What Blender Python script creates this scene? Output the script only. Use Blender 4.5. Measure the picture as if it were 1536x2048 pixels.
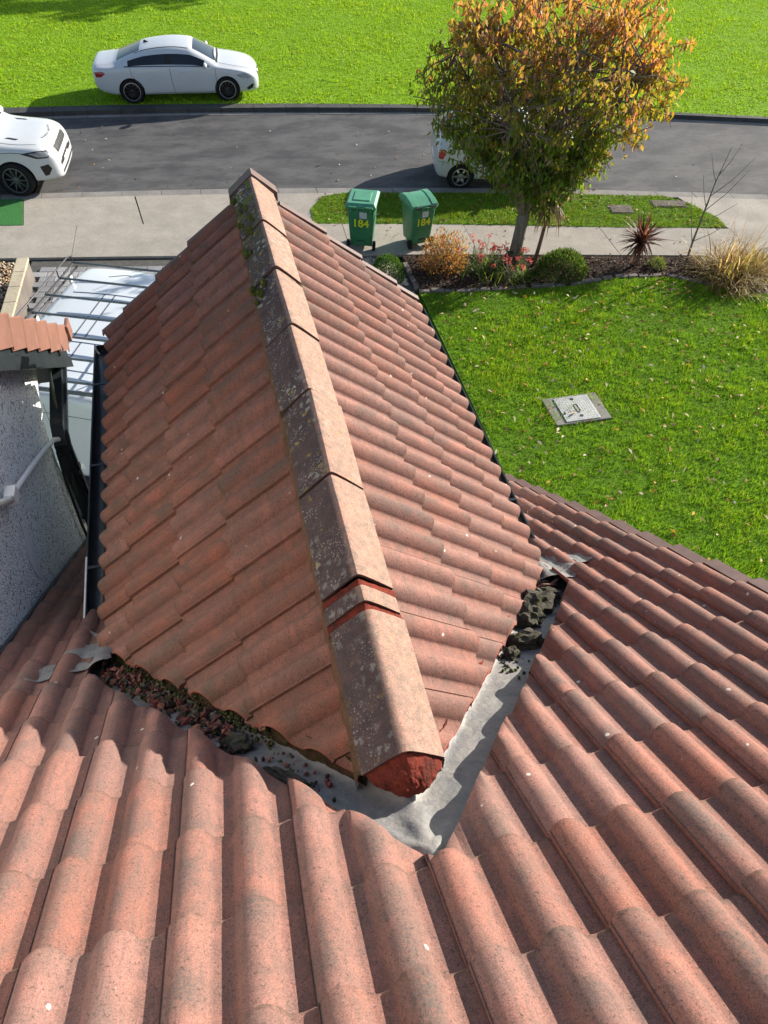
import bpy, bmesh, math, random
import numpy as np
from mathutils import Vector, Matrix, noise as mnoise
from mathutils.bvhtree import BVHTree
random.seed(7); RNG = np.random.default_rng(11)
S = bpy.context.scene
for o in list(bpy.data.objects): bpy.data.objects.remove(o)
COL = S.collection
# ------------------------------------------------------------------ camera
CAM_H = 8.1
cam = bpy.data.cameras.new('camera'); cam_o = bpy.data.objects.new('camera', cam); COL.objects.link(cam_o)
cam.sensor_fit = 'VERTICAL'; cam.sensor_height = 36.0; cam.sensor_width = 27.0; cam.lens = 25.998
cam.clip_start = 0.05; cam.clip_end = 900.0
F = 1479.0                                   # focal length in pixels of the 1536x2048 photograph
def _n(v): return v / np.linalg.norm(v)
AY = _n(np.array([238 - 768, -648 - 1024, F]))           # image direction of the street-ward (Y) axis
AD = np.array([-53.0, 1325.0, F]); AD = _n(AD - AY * AD.dot(AY)); AU = -AD
AX = np.cross(AD, AY); AX = AX if AX[0] > 0 else -AX
M = Matrix.Identity(4)
for c in range(3):
    sgn = (1, -1, -1)[c]
    M[0][c] = sgn * AX[c]; M[1][c] = sgn * AY[c]; M[2][c] = sgn * AU[c]
M.translation = (0, 0, CAM_H); cam_o.matrix_world = M; S.camera = cam_o
# ------------------------------------------------------------------ light
SUN = Vector((1.0, 0.44, 0.455)).normalized()
SUN_EL = math.asin(SUN.z); SUN_AZ = math.atan2(SUN.x, SUN.y)
w = bpy.data.worlds.new('World'); S.world = w; w.use_nodes = True
nt = w.node_tree; bg = nt.nodes['Background']
sky = nt.nodes.new('ShaderNodeTexSky'); sky.sky_type = 'NISHITA'; sky.sun_disc = False
sky.sun_elevation = SUN_EL; sky.sun_rotation = SUN_AZ
nt.links.new(sky.outputs[0], bg.inputs[0]); bg.inputs[1].default_value = 0.09
sl = bpy.data.lights.new('sun', 'SUN'); sl.energy = 5.0; sl.angle = math.radians(0.5); sl.color = (1.0, 0.93, 0.82)
so = bpy.data.objects.new('sun', sl); COL.objects.link(so)
so.rotation_euler = SUN.to_track_quat('Z', 'Y').to_euler(); so.location = (30, 18, 30)
S.view_settings.view_transform = 'Standard'; S.view_settings.look = 'None'
S.view_settings.exposure = 1.08; S.view_settings.gamma = 1.0; S.view_settings.use_curve_mapping = False
S.render.engine = 'CYCLES'
S.render.resolution_x = 768; S.render.resolution_y = 1024

# ------------------------------------------------------------------ helpers
def link(name, me, mat=None, parent=None, mw=None):
    o = bpy.data.objects.new(name, me); COL.objects.link(o)
    if mat is not None and me is not None and len(me.materials) == 0: me.materials.append(mat)
    if parent is not None: o.parent = parent
    if mw is not None: o.matrix_local = mw
    return o
def mesh(name, V, Fc, smooth=False, mat=None):
    me = bpy.data.meshes.new(name); me.from_pydata([tuple(map(float, v)) for v in V], [], [tuple(int(i) for i in f) for f in Fc])
    if smooth: me.polygons.foreach_set('use_smooth', [True] * len(me.polygons))
    if mat is not None: me.materials.append(mat)
    me.update(); return me
def big_mesh(name, V, nper, mat, col=None, smooth=False):
    """V: (N*nper,3) array, polygons of nper vertices each."""
    N = len(V) // nper; me = bpy.data.meshes.new(name)
    me.vertices.add(len(V)); me.vertices.foreach_set('co', np.asarray(V, np.float32).ravel())
    me.loops.add(len(V)); me.loops.foreach_set('vertex_index', np.arange(len(V), dtype=np.int32))
    me.polygons.add(N); me.polygons.foreach_set('loop_start', np.arange(0, len(V), nper, dtype=np.int32))
    me.polygons.foreach_set('loop_total', np.full(N, nper, np.int32))
    me.update(calc_edges=True)
    if col is not None:
        a = me.color_attributes.new('Col', 'FLOAT_COLOR', 'POINT')
        c4 = np.ones((len(V), 4), np.float32); c4[:, :3] = col; a.data.foreach_set('color', c4.ravel())
    if smooth: me.polygons.foreach_set('use_smooth', np.ones(N, bool))
    me.materials.append(mat); return me
def thing(name, label, cat, loc=(0, 0, 0), rz=0.0, group=None):
    o = bpy.data.objects.new(name, None); COL.objects.link(o); o.empty_display_size = 0.2
    o.location = loc; o.rotation_euler = (0, 0, rz); o['label'] = label; o['category'] = cat
    if group: o['group'] = group
    return o
def tag(o, label, cat, group=None):
    o['label'] = label; o['category'] = cat
    if group: o['group'] = group
    return o
def kind(o, k, label=None):
    o['kind'] = k
    if label: o['label'] = label
    return o
class MB:
    def __init__(s): s.V = []; s.F = []
    def add(s, V, Fc):
        b = len(s.V); s.V += [tuple(v) for v in V]; s.F += [tuple(i + b for i in f) for f in Fc]; return s
    def box(s, c, d, M=None):
        x, y, z = c; a, b, e = d[0] / 2, d[1] / 2, d[2] / 2
        V = [Vector((x + i * a, y + j * b, z + k * e)) for k in (-1, 1) for j in (-1, 1) for i in (-1, 1)]
        if M: V = [M @ v for v in V]
        return s.add(V, [(0, 2, 3, 1), (4, 5, 7, 6), (0, 1, 5, 4), (2, 6, 7, 3), (0, 4, 6, 2), (1, 3, 7, 5)])
    def bbox(s, c, d, r=0.01, M=None):
        bm = bmesh.new(); bmesh.ops.create_cube(bm, size=1.0)
        for v in bm.verts: v.co = Vector((v.co.x * d[0], v.co.y * d[1], v.co.z * d[2]))
        bmesh.ops.bevel(bm, geom=list(bm.edges), offset=r, segments=2, affect='EDGES', profile=0.6)
        V = [v.co + Vector(c) for v in bm.verts]
        if M: V = [M @ v for v in V]
        bm.verts.index_update(); Fc = [[v.index for v in f.verts] for f in bm.faces]; bm.free(); return s.add(V, Fc)
    def tube(s, pts, r, n=8, cap=True):
        pts = [Vector(p) for p in pts]; rr = r if hasattr(r, '__len__') else [r] * len(pts)
        V = []; up = None
        for i, p in enumerate(pts):
            t = (pts[min(i + 1, len(pts) - 1)] - pts[max(i - 1, 0)]).normalized()
            if up is None:
                up = Vector((0, 0, 1)) if abs(t.z) < 0.9 else Vector((1, 0, 0))
            a = t.cross(up).normalized(); b = a.cross(t).normalized(); up = b
            for k in range(n):
                q = 2 * math.pi * k / n; V.append(p + (a * math.cos(q) + b * math.sin(q)) * rr[i])
        Fc = []
        for i in range(len(pts) - 1):
            for k in range(n):
                Fc.append((i * n + k, i * n + (k + 1) % n, (i + 1) * n + (k + 1) % n, (i + 1) * n + k))
        if cap: Fc.append(tuple(range(n - 1, -1, -1))); Fc.append(tuple((len(pts) - 1) * n + k for k in range(n)))
        return s.add(V, Fc)
    def lathe(s, prof, n=24, axis='Y', c=(0, 0, 0)):
        V = []
        for (r, h) in prof:
            for k in range(n):
                q = 2 * math.pi * k / n; a, b = r * math.cos(q), r * math.sin(q)
                p = (a, h, b) if axis == 'Y' else ((a, b, h) if axis == 'Z' else (h, a, b))
                V.append((p[0] + c[0], p[1] + c[1], p[2] + c[2]))
        m = len(prof); Fc = []
        for i in range(m - 1):
            for k in range(n): Fc.append((i * n + k, i * n + (k + 1) % n, (i + 1) * n + (k + 1) % n, (i + 1) * n + k))
        return s.add(V, Fc)
    def prism(s, poly, z0, z1):
        n = len(poly); V = [(p[0], p[1], z0) for p in poly] + [(p[0], p[1], z1) for p in poly]
        Fc = [tuple(range(n - 1, -1, -1)), tuple(range(n, 2 * n))] + [(i, (i + 1) % n, n + (i + 1) % n, n + i) for i in range(n)]
        return s.add(V, Fc)
    def mesh(s, name='part', smooth=False, mat=None, fix=True, auto=None):
        me = mesh(name, s.V, s.F, smooth, mat)
        if fix:
            bm = bmesh.new(); bm.from_mesh(me); bmesh.ops.recalc_face_normals(bm, faces=bm.faces); bm.to_mesh(me); bm.free()
        if auto is not None: me.polygons.foreach_set('use_smooth', [True] * len(me.polygons)); me.set_sharp_from_angle(angle=math.radians(auto))
        return me
    def obj(s, name, mat, parent=None, smooth=False, auto=None, mw=None):
        return link(name, s.mesh(name, smooth, mat, True, auto), None, parent, mw)
def lump(center, size, seed, sub=2, amp=0.35, freq=1.6):
    bm = bmesh.new(); bmesh.ops.create_icosphere(bm, subdivisions=sub, radius=1.0)
    for v in bm.verts:
        d = 1 + amp * mnoise.noise(v.co * freq + Vector((seed * 7.3, seed * 1.7, seed))) + amp * .5 * mnoise.noise(v.co * freq * 2.7 + Vector((seed, 5, 1)))
        v.co = v.co * d
    V = [(v.co.x * size[0] + center[0], v.co.y * size[1] + center[1], v.co.z * size[2] + center[2]) for v in bm.verts]
    bm.verts.index_update(); Fc = [[v.index for v in f.verts] for f in bm.faces]; bm.free(); return V, Fc

# ------------------------------------------------------------------ materials
class NT:
    def __init__(s, name):
        s.m = bpy.data.materials.new(name); s.m.use_nodes = True; s.t = s.m.node_tree; s.b = s.t.nodes['Principled BSDF']
    def N(s, ty, **kw):
        n = s.t.nodes.new('ShaderNode' + ty)
        for k, v in kw.items(): setattr(n, k, v)
        return n
    def L(s, a, b): s.t.links.new(a, b)
    def pos(s): return s.N('NewGeometry').outputs['Position']
    def noise(s, scale, detail=4, rough=0.6, vec=None, dist=0.0):
        n = s.N('TexNoise'); n.inputs['Scale'].default_value = scale; n.inputs['Detail'].default_value = detail
        n.inputs['Roughness'].default_value = rough; n.inputs['Distortion'].default_value = dist
        s.L(vec if vec is not None else s.pos(), n.inputs['Vector']); return n.outputs['Fac']
    def voro(s, scale, vec=None, feat='F1', rnd=1.0):
        n = s.N('TexVoronoi', feature=feat); n.inputs['Scale'].default_value = scale; n.inputs['Randomness'].default_value = rnd
        s.L(vec if vec is not None else s.pos(), n.inputs['Vector']); return n
    def ramp(s, fac, stops):
        n = s.N('ValToRGB'); e = n.color_ramp.elements
        while len(e) < len(stops): e.new(0.5)
        for i, (p, c) in enumerate(stops):
            e[i].position = p; e[i].color = (c, c, c, 1) if not hasattr(c, '__len__') else (*c, 1)
        s.L(fac, n.inputs[0]); return n.outputs[0]
    def mix(s, fac, a, b, mode='MIX'):
        n = s.N('Mix', data_type='RGBA', blend_type=mode)
        for sk, v in ((n.inputs[0], fac), (n.inputs[6], a), (n.inputs[7], b)):
            if hasattr(v, 'is_linked'): s.L(v, sk)
            elif hasattr(v, '__len__'): sk.default_value = (*v, 1)
            else: sk.default_value = v
        return n.outputs[2]
    def math(s, op, a, b=0.0):
        n = s.N('Math', operation=op)
        for sk, v in ((n.inputs[0], a), (n.inputs[1], b)):
            if hasattr(v, 'is_linked'): s.L(v, sk)
            else: sk.default_value = v
        return n.outputs[0]
    def bump(s, h, strength=0.3, dist=0.01, prev=None):
        n = s.N('Bump'); n.inputs['Strength'].default_value = strength; n.inputs['Distance'].default_value = dist
        s.L(h, n.inputs['Height'])
        if prev is not None: s.L(prev, n.inputs['Normal'])
        return n.outputs['Normal']
    def out(s, col, rough=0.8, normal=None, spec=0.3, metal=0.0, **kw):
        b = s.b
        if hasattr(col, 'is_linked'): s.L(col, b.inputs['Base Color'])
        else: b.inputs['Base Color'].default_value = (*col, 1)
        if hasattr(rough, 'is_linked'): s.L(rough, b.inputs['Roughness'])
        else: b.inputs['Roughness'].default_value = rough
        b.inputs['Specular IOR Level'].default_value = spec; b.inputs['Metallic'].default_value = metal
        if normal is not None: s.L(normal, b.inputs['Normal'])
        for k, v in kw.items(): b.inputs[k].default_value = v
        return s.m
def attr(n, name):
    a = n.N('Attribute'); a.attribute_name = name; return a.outputs['Color']
def rand(n): return n.N('ObjectInfo').outputs['Random']

def mat_tile(name, a, b, grime, gamt=0.75, fleck=0.9):
    n = NT(name); r = rand(n)
    c = n.mix(n.ramp(n.noise(5.0, 5), [(0.3, 0.0), (0.7, 1.0)]), a, b)
    # individual tiles differ a little
    hv = n.N('HueSaturation'); n.L(c, hv.inputs['Color'])
    n.L(n.math('ADD', n.math('MULTIPLY', r, 0.18), 0.92), hv.inputs['Value'])
    n.L(n.math('ADD', n.math('MULTIPLY', n.math('FRACT', n.math('MULTIPLY', r, 7.31)), 0.18), 0.90), hv.inputs['Saturation'])
    c = hv.outputs[0]
    cr = attr(n, 'Col')                                  # R: crest 0..1, G: tail 0..1
    sep = n.N('SeparateColor'); n.L(cr, sep.inputs[0])
    crest, tail, cut = sep.outputs[0], sep.outputs[1], sep.outputs[2]
    # weathered grey-brown film, heaviest on crests, streaked
    st = n.math('MULTIPLY', n.ramp(n.noise(8.0, 4, 0.6), [(0.32, 0.0), (0.60, 1.0)]), n.ramp(n.noise(150.0, 4, 0.75), [(0.34, 0.25), (0.56, 1.0)]))
    f = n.math('MULTIPLY', st, n.math('ADD', n.math('MULTIPLY', crest, 0.90), 0.28))
    f = n.math('MULTIPLY', f, n.math('ADD', n.math('MULTIPLY', n.math('FRACT', n.math('MULTIPLY', r, 3.77)), 0.55), 0.45))
    c = n.mix(n.math('MULTIPLY', f, gamt), c, grime)
    # darker pans: settled dirt, plus shade between the rolls painted in
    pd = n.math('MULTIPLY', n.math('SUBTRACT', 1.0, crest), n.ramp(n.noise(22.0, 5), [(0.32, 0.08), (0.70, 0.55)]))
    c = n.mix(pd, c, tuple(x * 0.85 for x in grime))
    tc = n.N('TexCoord'); mp = n.N('Mapping'); mp.inputs['Scale'].default_value = (1.0, 0.10, 0.3); n.L(tc.outputs['Object'], mp.inputs[0])
    ad = n.N('VectorMath', operation='ADD'); cx = n.N('CombineXYZ'); n.L(n.math('MULTIPLY', r, 37.0), cx.inputs[0]); n.L(n.math('MULTIPLY', r, 91.0), cx.inputs[2])
    n.L(mp.outputs[0], ad.inputs[0]); n.L(cx.outputs[0], ad.inputs[1])
    c = n.mix(n.math('MULTIPLY', n.ramp(n.noise(75.0, 4, 0.65, ad.outputs[0]), [(0.48, 0.0), (0.68, 0.5)]), 1.0), c, grime)
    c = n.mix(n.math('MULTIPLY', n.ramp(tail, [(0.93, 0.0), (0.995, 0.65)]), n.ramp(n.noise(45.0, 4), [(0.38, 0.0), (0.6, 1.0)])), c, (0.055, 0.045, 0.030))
    # grain of the sanded face
    g = n.noise(300.0, 4, 0.8)
    c = n.mix(1.0, c, n.ramp(g, [(0.30, 0.50), (0.5, 1.0), (0.70, 1.6)]), 'MULTIPLY')
    g2 = n.ramp(n.noise(130.0, 3, 0.7), [(0.58, 0.0), (0.66, 0.75)])
    c = n.mix(g2, c, tuple(x * 0.5 for x in grime))
    # lichen flecks and droppings
    v = n.voro(13.0); vp = n.math('ADD', v.outputs['Distance'], n.math('MULTIPLY', n.math('SUBTRACT', n.noise(90.0, 2), 0.5), 0.13))
    gate = n.ramp(n.math('MULTIPLY', v.outputs['Color'], 1.0), [(0.74, 0.0), (0.745, 1.0)])
    fl = n.math('MULTIPLY', n.ramp(vp, [(0.065, 1.0), (0.10, 0.0)]), gate)
    c = n.mix(n.math('MULTIPLY', fl, fleck), c, (0.62, 0.58, 0.52))
    c = n.mix(cut, c, (0.30, 0.09, 0.06))
    nm = n.bump(n.noise(300.0, 4, 0.75), 0.35, 0.004); nm = n.bump(n.noise(26.0, 4), 0.25, 0.01, nm)
    return n.out(c, 0.88, nm, 0.25)
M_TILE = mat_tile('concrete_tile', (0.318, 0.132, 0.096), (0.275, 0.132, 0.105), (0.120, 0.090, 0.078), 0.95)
M_TILE_L = mat_tile('concrete_tile_shaded', (0.330, 0.124, 0.080), (0.245, 0.106, 0.078), (0.110, 0.082, 0.062), 1.0, 0.8)  # left dormer slope: browner copy, its shade put into the colour, more grime

def mat_ridge():
    n = NT('ridge_concrete'); sx = n.N('SeparateXYZ'); n.L(n.pos(), sx.inputs[0])
    c = n.mix(n.ramp(n.noise(9.0, 5), [(0.3, 0.0), (0.7, 1.0)]), (0.37, 0.205, 0.153), (0.315, 0.195, 0.150))
    c = n.mix(n.ramp(n.noise(30.0, 6, 0.7), [(0.40, 0.0), (0.62, 0.75)]), c, (0.165, 0.135, 0.110))
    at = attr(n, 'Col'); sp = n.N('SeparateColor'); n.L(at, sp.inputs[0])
    side, cut = sp.outputs[0], sp.outputs[2]              # R = 1 on the face turned from the sun, its shade painted in as a darker tone
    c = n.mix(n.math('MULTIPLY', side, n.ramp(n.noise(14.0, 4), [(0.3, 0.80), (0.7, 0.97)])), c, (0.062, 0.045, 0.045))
    g = n.noise(260.0, 4, 0.8); c = n.mix(1.0, c, n.ramp(g, [(0.30, 0.5), (0.5, 1.0), (0.70, 1.6)]), 'MULTIPLY')
    # lichen: more towards the street end
    far = n.N('MapRange'); n.L(sx.outputs[1], far.inputs[0])
    for i, v in ((1, 1.2), (2, 4.3), (3, 0.12), (4, 1.0)): far.inputs[i].default_value = v
    far = far.outputs[0]
    for sc, th, colr, seed in ((26.0, 0.30, (0.42, 0.42, 0.36), 0.0), (110.0, 0.24, (0.58, 0.56, 0.49), 3.0), (22.0, 0.20, (0.40, 0.29, 0.05), 9.0)):
        mp = n.N('Mapping'); mp.inputs['Location'].default_value = (seed, seed * .7, 0); n.L(n.pos(), mp.inputs[0])
        v = n.voro(sc, mp.outputs[0]); d = n.math('ADD', v.outputs['Distance'], n.math('MULTIPLY', n.math('SUBTRACT', n.noise(70.0, 5, .75), 0.5), 1.5))
        patch = n.ramp(n.noise(5.0 + seed, 3, 0.6, mp.outputs[0]), [(0.46, 0.0), (0.60, 1.0)])
        m = n.math('MULTIPLY', n.ramp(d, [(th - .06, 1.0), (th + .06, 0.0)]), n.math('MULTIPLY', patch, n.math('ADD', far, 0.25)))
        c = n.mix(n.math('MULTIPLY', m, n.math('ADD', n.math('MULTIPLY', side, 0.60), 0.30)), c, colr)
    ms = n.N('MapRange'); n.L(sx.outputs[1], ms.inputs[0])
    for i, v in ((1, 3.4), (2, 4.2), (3, 0.0), (4, 1.0)): ms.inputs[i].default_value = v
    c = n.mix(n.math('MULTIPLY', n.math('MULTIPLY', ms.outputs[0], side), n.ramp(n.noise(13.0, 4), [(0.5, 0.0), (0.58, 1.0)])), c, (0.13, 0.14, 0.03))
    c = n.mix(cut, c, (0.10, 0.06, 0.05))
    nm = n.bump(n.noise(300.0, 4, 0.75), 0.4, 0.004); nm = n.bump(n.noise(40.0, 4), 0.3, 0.01, nm)
    return n.out(c, 0.9, nm, 0.2)
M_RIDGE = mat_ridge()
def mat_simple(name, col, rough=0.6, var=0.15, scale=8.0, bump=0.1, bscale=120.0, spec=0.3, metal=0.0, col2=None, **kw):
    n = NT(name); c2 = col2 or tuple(x * (1 - var * 2) for x in col)
    c = n.mix(n.ramp(n.noise(scale, 5), [(0.35, 0.0), (0.68, 1.0)]), col, c2)
    nm = n.bump(n.noise(bscale, 3), bump, 0.005) if bump else None
    return n.out(c, rough, nm, spec, metal, **kw)
M_MORTAR = None
def mat_mortar(name, a, b, c3, sc=30.0):
    n = NT(name)
    c = n.mix(n.ramp(n.noise(sc, 6, .7), [(0.35, 0.0), (0.62, 1.0)]), a, b)
    c = n.mix(n.ramp(n.noise(sc * .4, 5, .7), [(0.5, 0.0), (0.66, 0.85)]), c, c3)
    return n.out(c, 0.95, n.bump(n.noise(110.0, 5, .75), 0.9, 0.02), 0.15)
M_MORTAR = mat_mortar('red_mortar', (0.31, 0.058, 0.036), (0.21, 0.046, 0.03), (0.10, 0.035, 0.028))
M_MOSSMORT = mat_mortar('mossy_mortar', (0.13, 0.070, 0.035), (0.07, 0.045, 0.025), (0.06, 0.065, 0.015))
M_MOSSY = mat_mortar('dry_moss', (0.075, 0.068, 0.054), (0.13, 0.118, 0.095), (0.055, 0.062, 0.018), 40)
M_GMOSS = mat_mortar('yellow_green_moss', (0.17, 0.16, 0.02), (0.10, 0.11, 0.02), (0.05, 0.06, 0.015), 60)
M_BEDDING = mat_mortar('ridge_bedding', (0.24, 0.13, 0.075), (0.17, 0.10, 0.06), (0.09, 0.075, 0.03))
def mat_lead():
    n = NT('lead_sheet')
    c = n.mix(n.ramp(n.noise(9.0, 7, .72, None, 1.2), [(0.38, 0.0), (0.62, 1.0)]), (0.265, 0.250, 0.232), (0.165, 0.167, 0.172))
    c = n.mix(n.ramp(n.noise(45.0, 5, .7), [(0.55, 0.0), (0.75, 0.6)]), c, (0.32, 0.29, 0.255))
    return n.out(c, 0.55, n.bump(n.noise(24.0, 5), 0.35, 0.02), 0.4, 0.10)
M_LEAD = mat_lead()
M_BLACK = mat_simple('black_pvc', (0.024, 0.030, 0.034), 0.30, 0.2, 20, 0.05, 60, 0.5)
M_BROWN = mat_simple('brown_verge_plastic', (0.135, 0.080, 0.075), 0.5, 0.15, 14, 0.08, 200, 0.4)
M_TERRA = mat_simple('terracotta_verge', (0.215, 0.105, 0.078), 0.75, 0.12, 10, 0.15, 200, 0.25)
def mat_dash():
    n = NT('pebble_dash'); v = n.voro(85.0)
    c = n.ramp(v.outputs['Color'], [(0.10, (0.22, 0.23, 0.25)), (0.27, (0.78, 0.81, 0.85)), (0.65, (0.93, 0.95, 0.97)), (1.0, (0.96, 0.96, 0.95))])
    c = n.mix(n.ramp(n.noise(40, 3), [(0.55, 0.0), (0.7, 0.35)]), c, (0.45, 0.46, 0.48))
    return n.out(c, 0.8, n.bump(n.math('SUBTRACT', 1.0, v.outputs['Distance']), 0.8, 0.012), 0.3)
M_DASH = mat_dash()
M_RENDER = mat_simple('smooth_white_render', (0.78, 0.79, 0.82), 0.8, 0.04, 5, 0.2, 90)
M_WHITEPVC = mat_simple('white_pvc', (0.80, 0.80, 0.78), 0.35, 0.05, 30, 0.0, 60, 0.5)
def mat_asphalt():
    n = NT('asphalt')
    mp = n.N('Mapping'); mp.inputs['Rotation'].default_value = (0, 0, 0.18); mp.inputs['Scale'].default_value = (0.5, 1.0, 1.0); n.L(n.pos(), mp.inputs[0])
    c = n.mix(n.ramp(n.noise(1.5, 6, .65, mp.outputs[0]), [(0.40, 0.0), (0.58, 1.0)]), (0.048, 0.048, 0.051), (0.090, 0.088, 0.088))
    c = n.mix(n.ramp(n.noise(5.0, 5, .7, mp.outputs[0]), [(0.52, 0.0), (0.72, 0.75)]), c, (0.030, 0.030, 0.033))
    c = n.mix(1.0, c, n.ramp(n.noise(60.0, 4, .8), [(0.3, 0.7), (0.7, 1.35)]), 'MULTIPLY')
    return n.out(c, 0.85, n.bump(n.noise(90.0, 4, .8), 0.5, 0.01), 0.3)
M_ROAD = mat_asphalt()
def mat_concrete(name, a, b):
    n = NT(name); r = rand(n)
    c = n.mix(n.ramp(n.noise(1.6, 6, .65), [(0.35, 0.0), (0.66, 1.0)]), a, b)
    c = n.mix(1.0, c, n.ramp(n.noise(28.0, 5, .8), [(0.3, 0.80), (0.7, 1.2)]), 'MULTIPLY')
    c = n.mix(n.ramp(n.noise(0.8, 6, .7, None, 1.5), [(0.55, 0.0), (0.75, 0.35)]), c, (0.15, 0.135, 0.115))
    hv = n.N('HueSaturation'); n.L(c, hv.inputs['Color']); n.L(n.math('ADD', n.math('MULTIPLY', r, 0.14), 0.93), hv.inputs['Value'])
    return n.out(hv.outputs[0], 0.9, n.bump(n.noise(70.0, 4, .8), 0.4, 0.008), 0.25)
M_CONC = mat_concrete('path_concrete', (0.335, 0.302, 0.258), (0.265, 0.240, 0.205))
M_KERB = mat_concrete('kerb_concrete', (0.24, 0.225, 0.205), (0.17, 0.16, 0.15))
M_DARKKERB = mat_concrete('dark_kerb', (0.075, 0.075, 0.072), (0.05, 0.05, 0.05))  # weathered stone, darkened further to carry the shade on its upright face
M_PAVER = mat_concrete('grey_paver', (0.235, 0.235, 0.245), (0.185, 0.187, 0.195))
M_PAVERL = mat_concrete('pale_paver', (0.34, 0.335, 0.335), (0.28, 0.275, 0.275))
M_STONECAP = mat_concrete('stone_cap', (0.46, 0.40, 0.29), (0.38, 0.33, 0.24))
M_JOINT = mat_simple('paving_bed', (0.10, 0.095, 0.085), 0.95, 0.2, 10, 0.3, 60)
def mat_grassbase(name, a, b, c3, sc=1.0):
    n = NT(name)
    c = n.mix(n.ramp(n.noise(1.1 * sc, 6, .65), [(0.34, 0.0), (0.66, 1.0)]), a, b)
    c = n.mix(n.ramp(n.noise(9.0 * sc, 5, .7), [(0.42, 0.0), (0.68, 0.8)]), c, c3)
    return n.out(c, 0.95, n.bump(n.noise(22.0 * sc, 5, .8), 1.0, 0.05), 0.1)
M_LAWN = mat_grassbase('lawn_turf', (0.133, 0.264, 0.015), (0.104, 0.211, 0.015), (0.082, 0.145, 0.013))
M_PARK = mat_grassbase('park_turf', (0.218, 0.377, 0.016), (0.182, 0.329, 0.016), (0.146, 0.269, 0.013), 0.8)
M_FAKE = mat_simple('artificial_turf', (0.055, 0.20, 0.055), 0.9, 0.25, 30, 1.0, 180, 0.15)
M_SOIL = mat_simple('mulch_soil', (0.060, 0.040, 0.030), 0.95, 0.3, 12, 1.0, 40, 0.1)
def mat_blade(name, rough=0.6, trans=0.35):
    n = NT(name); c = attr(n, 'Col'); n.out(c, rough, None, 0.25)
    t = n.N('BsdfTranslucent'); n.L(n.mix(1.0, c, (1.25, 1.2, 0.7), 'MULTIPLY'), t.inputs[0])
    ms = n.N('MixShader'); ms.inputs[0].default_value = trans
    n.L(n.b.outputs[0], ms.inputs[1]); n.L(t.outputs[0], ms.inputs[2])
    o = [x for x in n.t.nodes if x.type == 'OUTPUT_MATERIAL'][0]; n.L(ms.outputs[0], o.inputs[0]); return n.m
M_BLADE = mat_blade('grass_blade', 0.6, 0.35); M_LEAF = mat_blade('tree_leaf', 0.5, 0.55); M_PETAL = mat_blade('petal', 0.6, 0.3)
M_DRYLEAF = mat_blade('dry_leaf', 0.8, 0.15)
def mat_bark(name, a, b):
    n = NT(name); mp = n.N('Mapping'); mp.inputs['Scale'].default_value = (1, 1, 0.25); n.L(n.pos(), mp.inputs[0])
    c = n.mix(n.ramp(n.noise(16.0, 6, .7, mp.outputs[0]), [(0.35, 0.0), (0.65, 1.0)]), a, b)
    return n.out(c, 0.9, n.bump(n.noise(40.0, 5, .7, mp.outputs[0]), 0.8, 0.03), 0.15)
M_BARK = mat_bark('grey_bark', (0.20, 0.18, 0.15), (0.10, 0.085, 0.07)); M_TWIG = mat_bark('twig_bark', (0.24, 0.20, 0.16), (0.14, 0.11, 0.09))
M_STALK = mat_bark('cordyline_stalk', (0.20, 0.12, 0.08), (0.12, 0.07, 0.05))
def mat_paint(name, col, rough=0.35):
    n = NT(name); n.out(n.mix(n.ramp(n.noise(3.0, 5), [(0.4, 0.0), (0.8, 0.5)]), col, tuple(x * .90 for x in col)), rough, None, 0.5)
    n.b.inputs['Coat Weight'].default_value = 0.7; n.b.inputs['Coat Roughness'].default_value = 0.06; return n.m
M_WHITE = mat_paint('white_car_paint', (0.50, 0.52, 0.54)); M_VANW = mat_paint('white_van_paint', (0.56, 0.60, 0.64), 0.4)
M_SILVER = mat_paint('silver_paint', (0.46, 0.475, 0.465), 0.32)
def mat_glass(name, col=(0.012, 0.016, 0.020)):
    n = NT(name); return n.out(n.mix(n.noise(2.0, 2), col, tuple(x * 1.4 for x in col)), 0.04, None, 0.5)
M_GLASS = mat_glass('car_glass'); M_LAMPGLASS = None
def mat_lamp(name, a, b):
    n = NT(name); return n.out(n.mix(n.ramp(n.noise(5.0, 2), [(0.35, 0.0), (0.65, 1.0)]), a, b), 0.08, None, 0.8)
M_HEAD = mat_lamp('headlamp', (0.34, 0.36, 0.38), (0.14, 0.15, 0.17)); M_TAIL = mat_lamp('tail_lamp', (0.42, 0.012, 0.015), (0.22, 0.008, 0.010))
M_RUBBER = mat_simple('tyre_rubber', (0.016, 0.016, 0.017), 0.85, 0.2, 30, 0.3, 90, 0.2)
M_TRIM = mat_simple('black_trim', (0.014, 0.014, 0.015), 0.5, 0.2, 30, 0.0, 90, 0.4)
M_ALLOY = mat_simple('silver_alloy', (0.42, 0.43, 0.44), 0.35, 0.1, 20, 0.0, 50, 0.5, 0.8)
M_BLKALLOY = mat_simple('black_alloy', (0.022, 0.022, 0.024), 0.3, 0.1, 20, 0.0, 50, 0.5)
M_GRYALLOY = mat_simple('dark_grey_alloy', (0.13, 0.14, 0.15), 0.35, 0.1, 20, 0.0, 50, 0.5, 0.4)
M_SEAM = mat_simple('panel_gap', (0.12, 0.125, 0.135), 0.7, 0.1, 20, 0.0)
M_GALV = mat_simple('grey_rack_steel', (0.15, 0.165, 0.17), 0.45, 0.2, 30, 0.05, 90, 0.5, 0.5)
M_DARKSTEEL = mat_simple('dark_rack_steel', (0.045, 0.045, 0.05), 0.45, 0.2, 30, 0.05, 90, 0.5, 0.3)
M_BIN = mat_simple('green_bin_plastic', (0.038, 0.19, 0.080), 0.42, 0.14, 5, 0.12, 130, 0.45)
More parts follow.
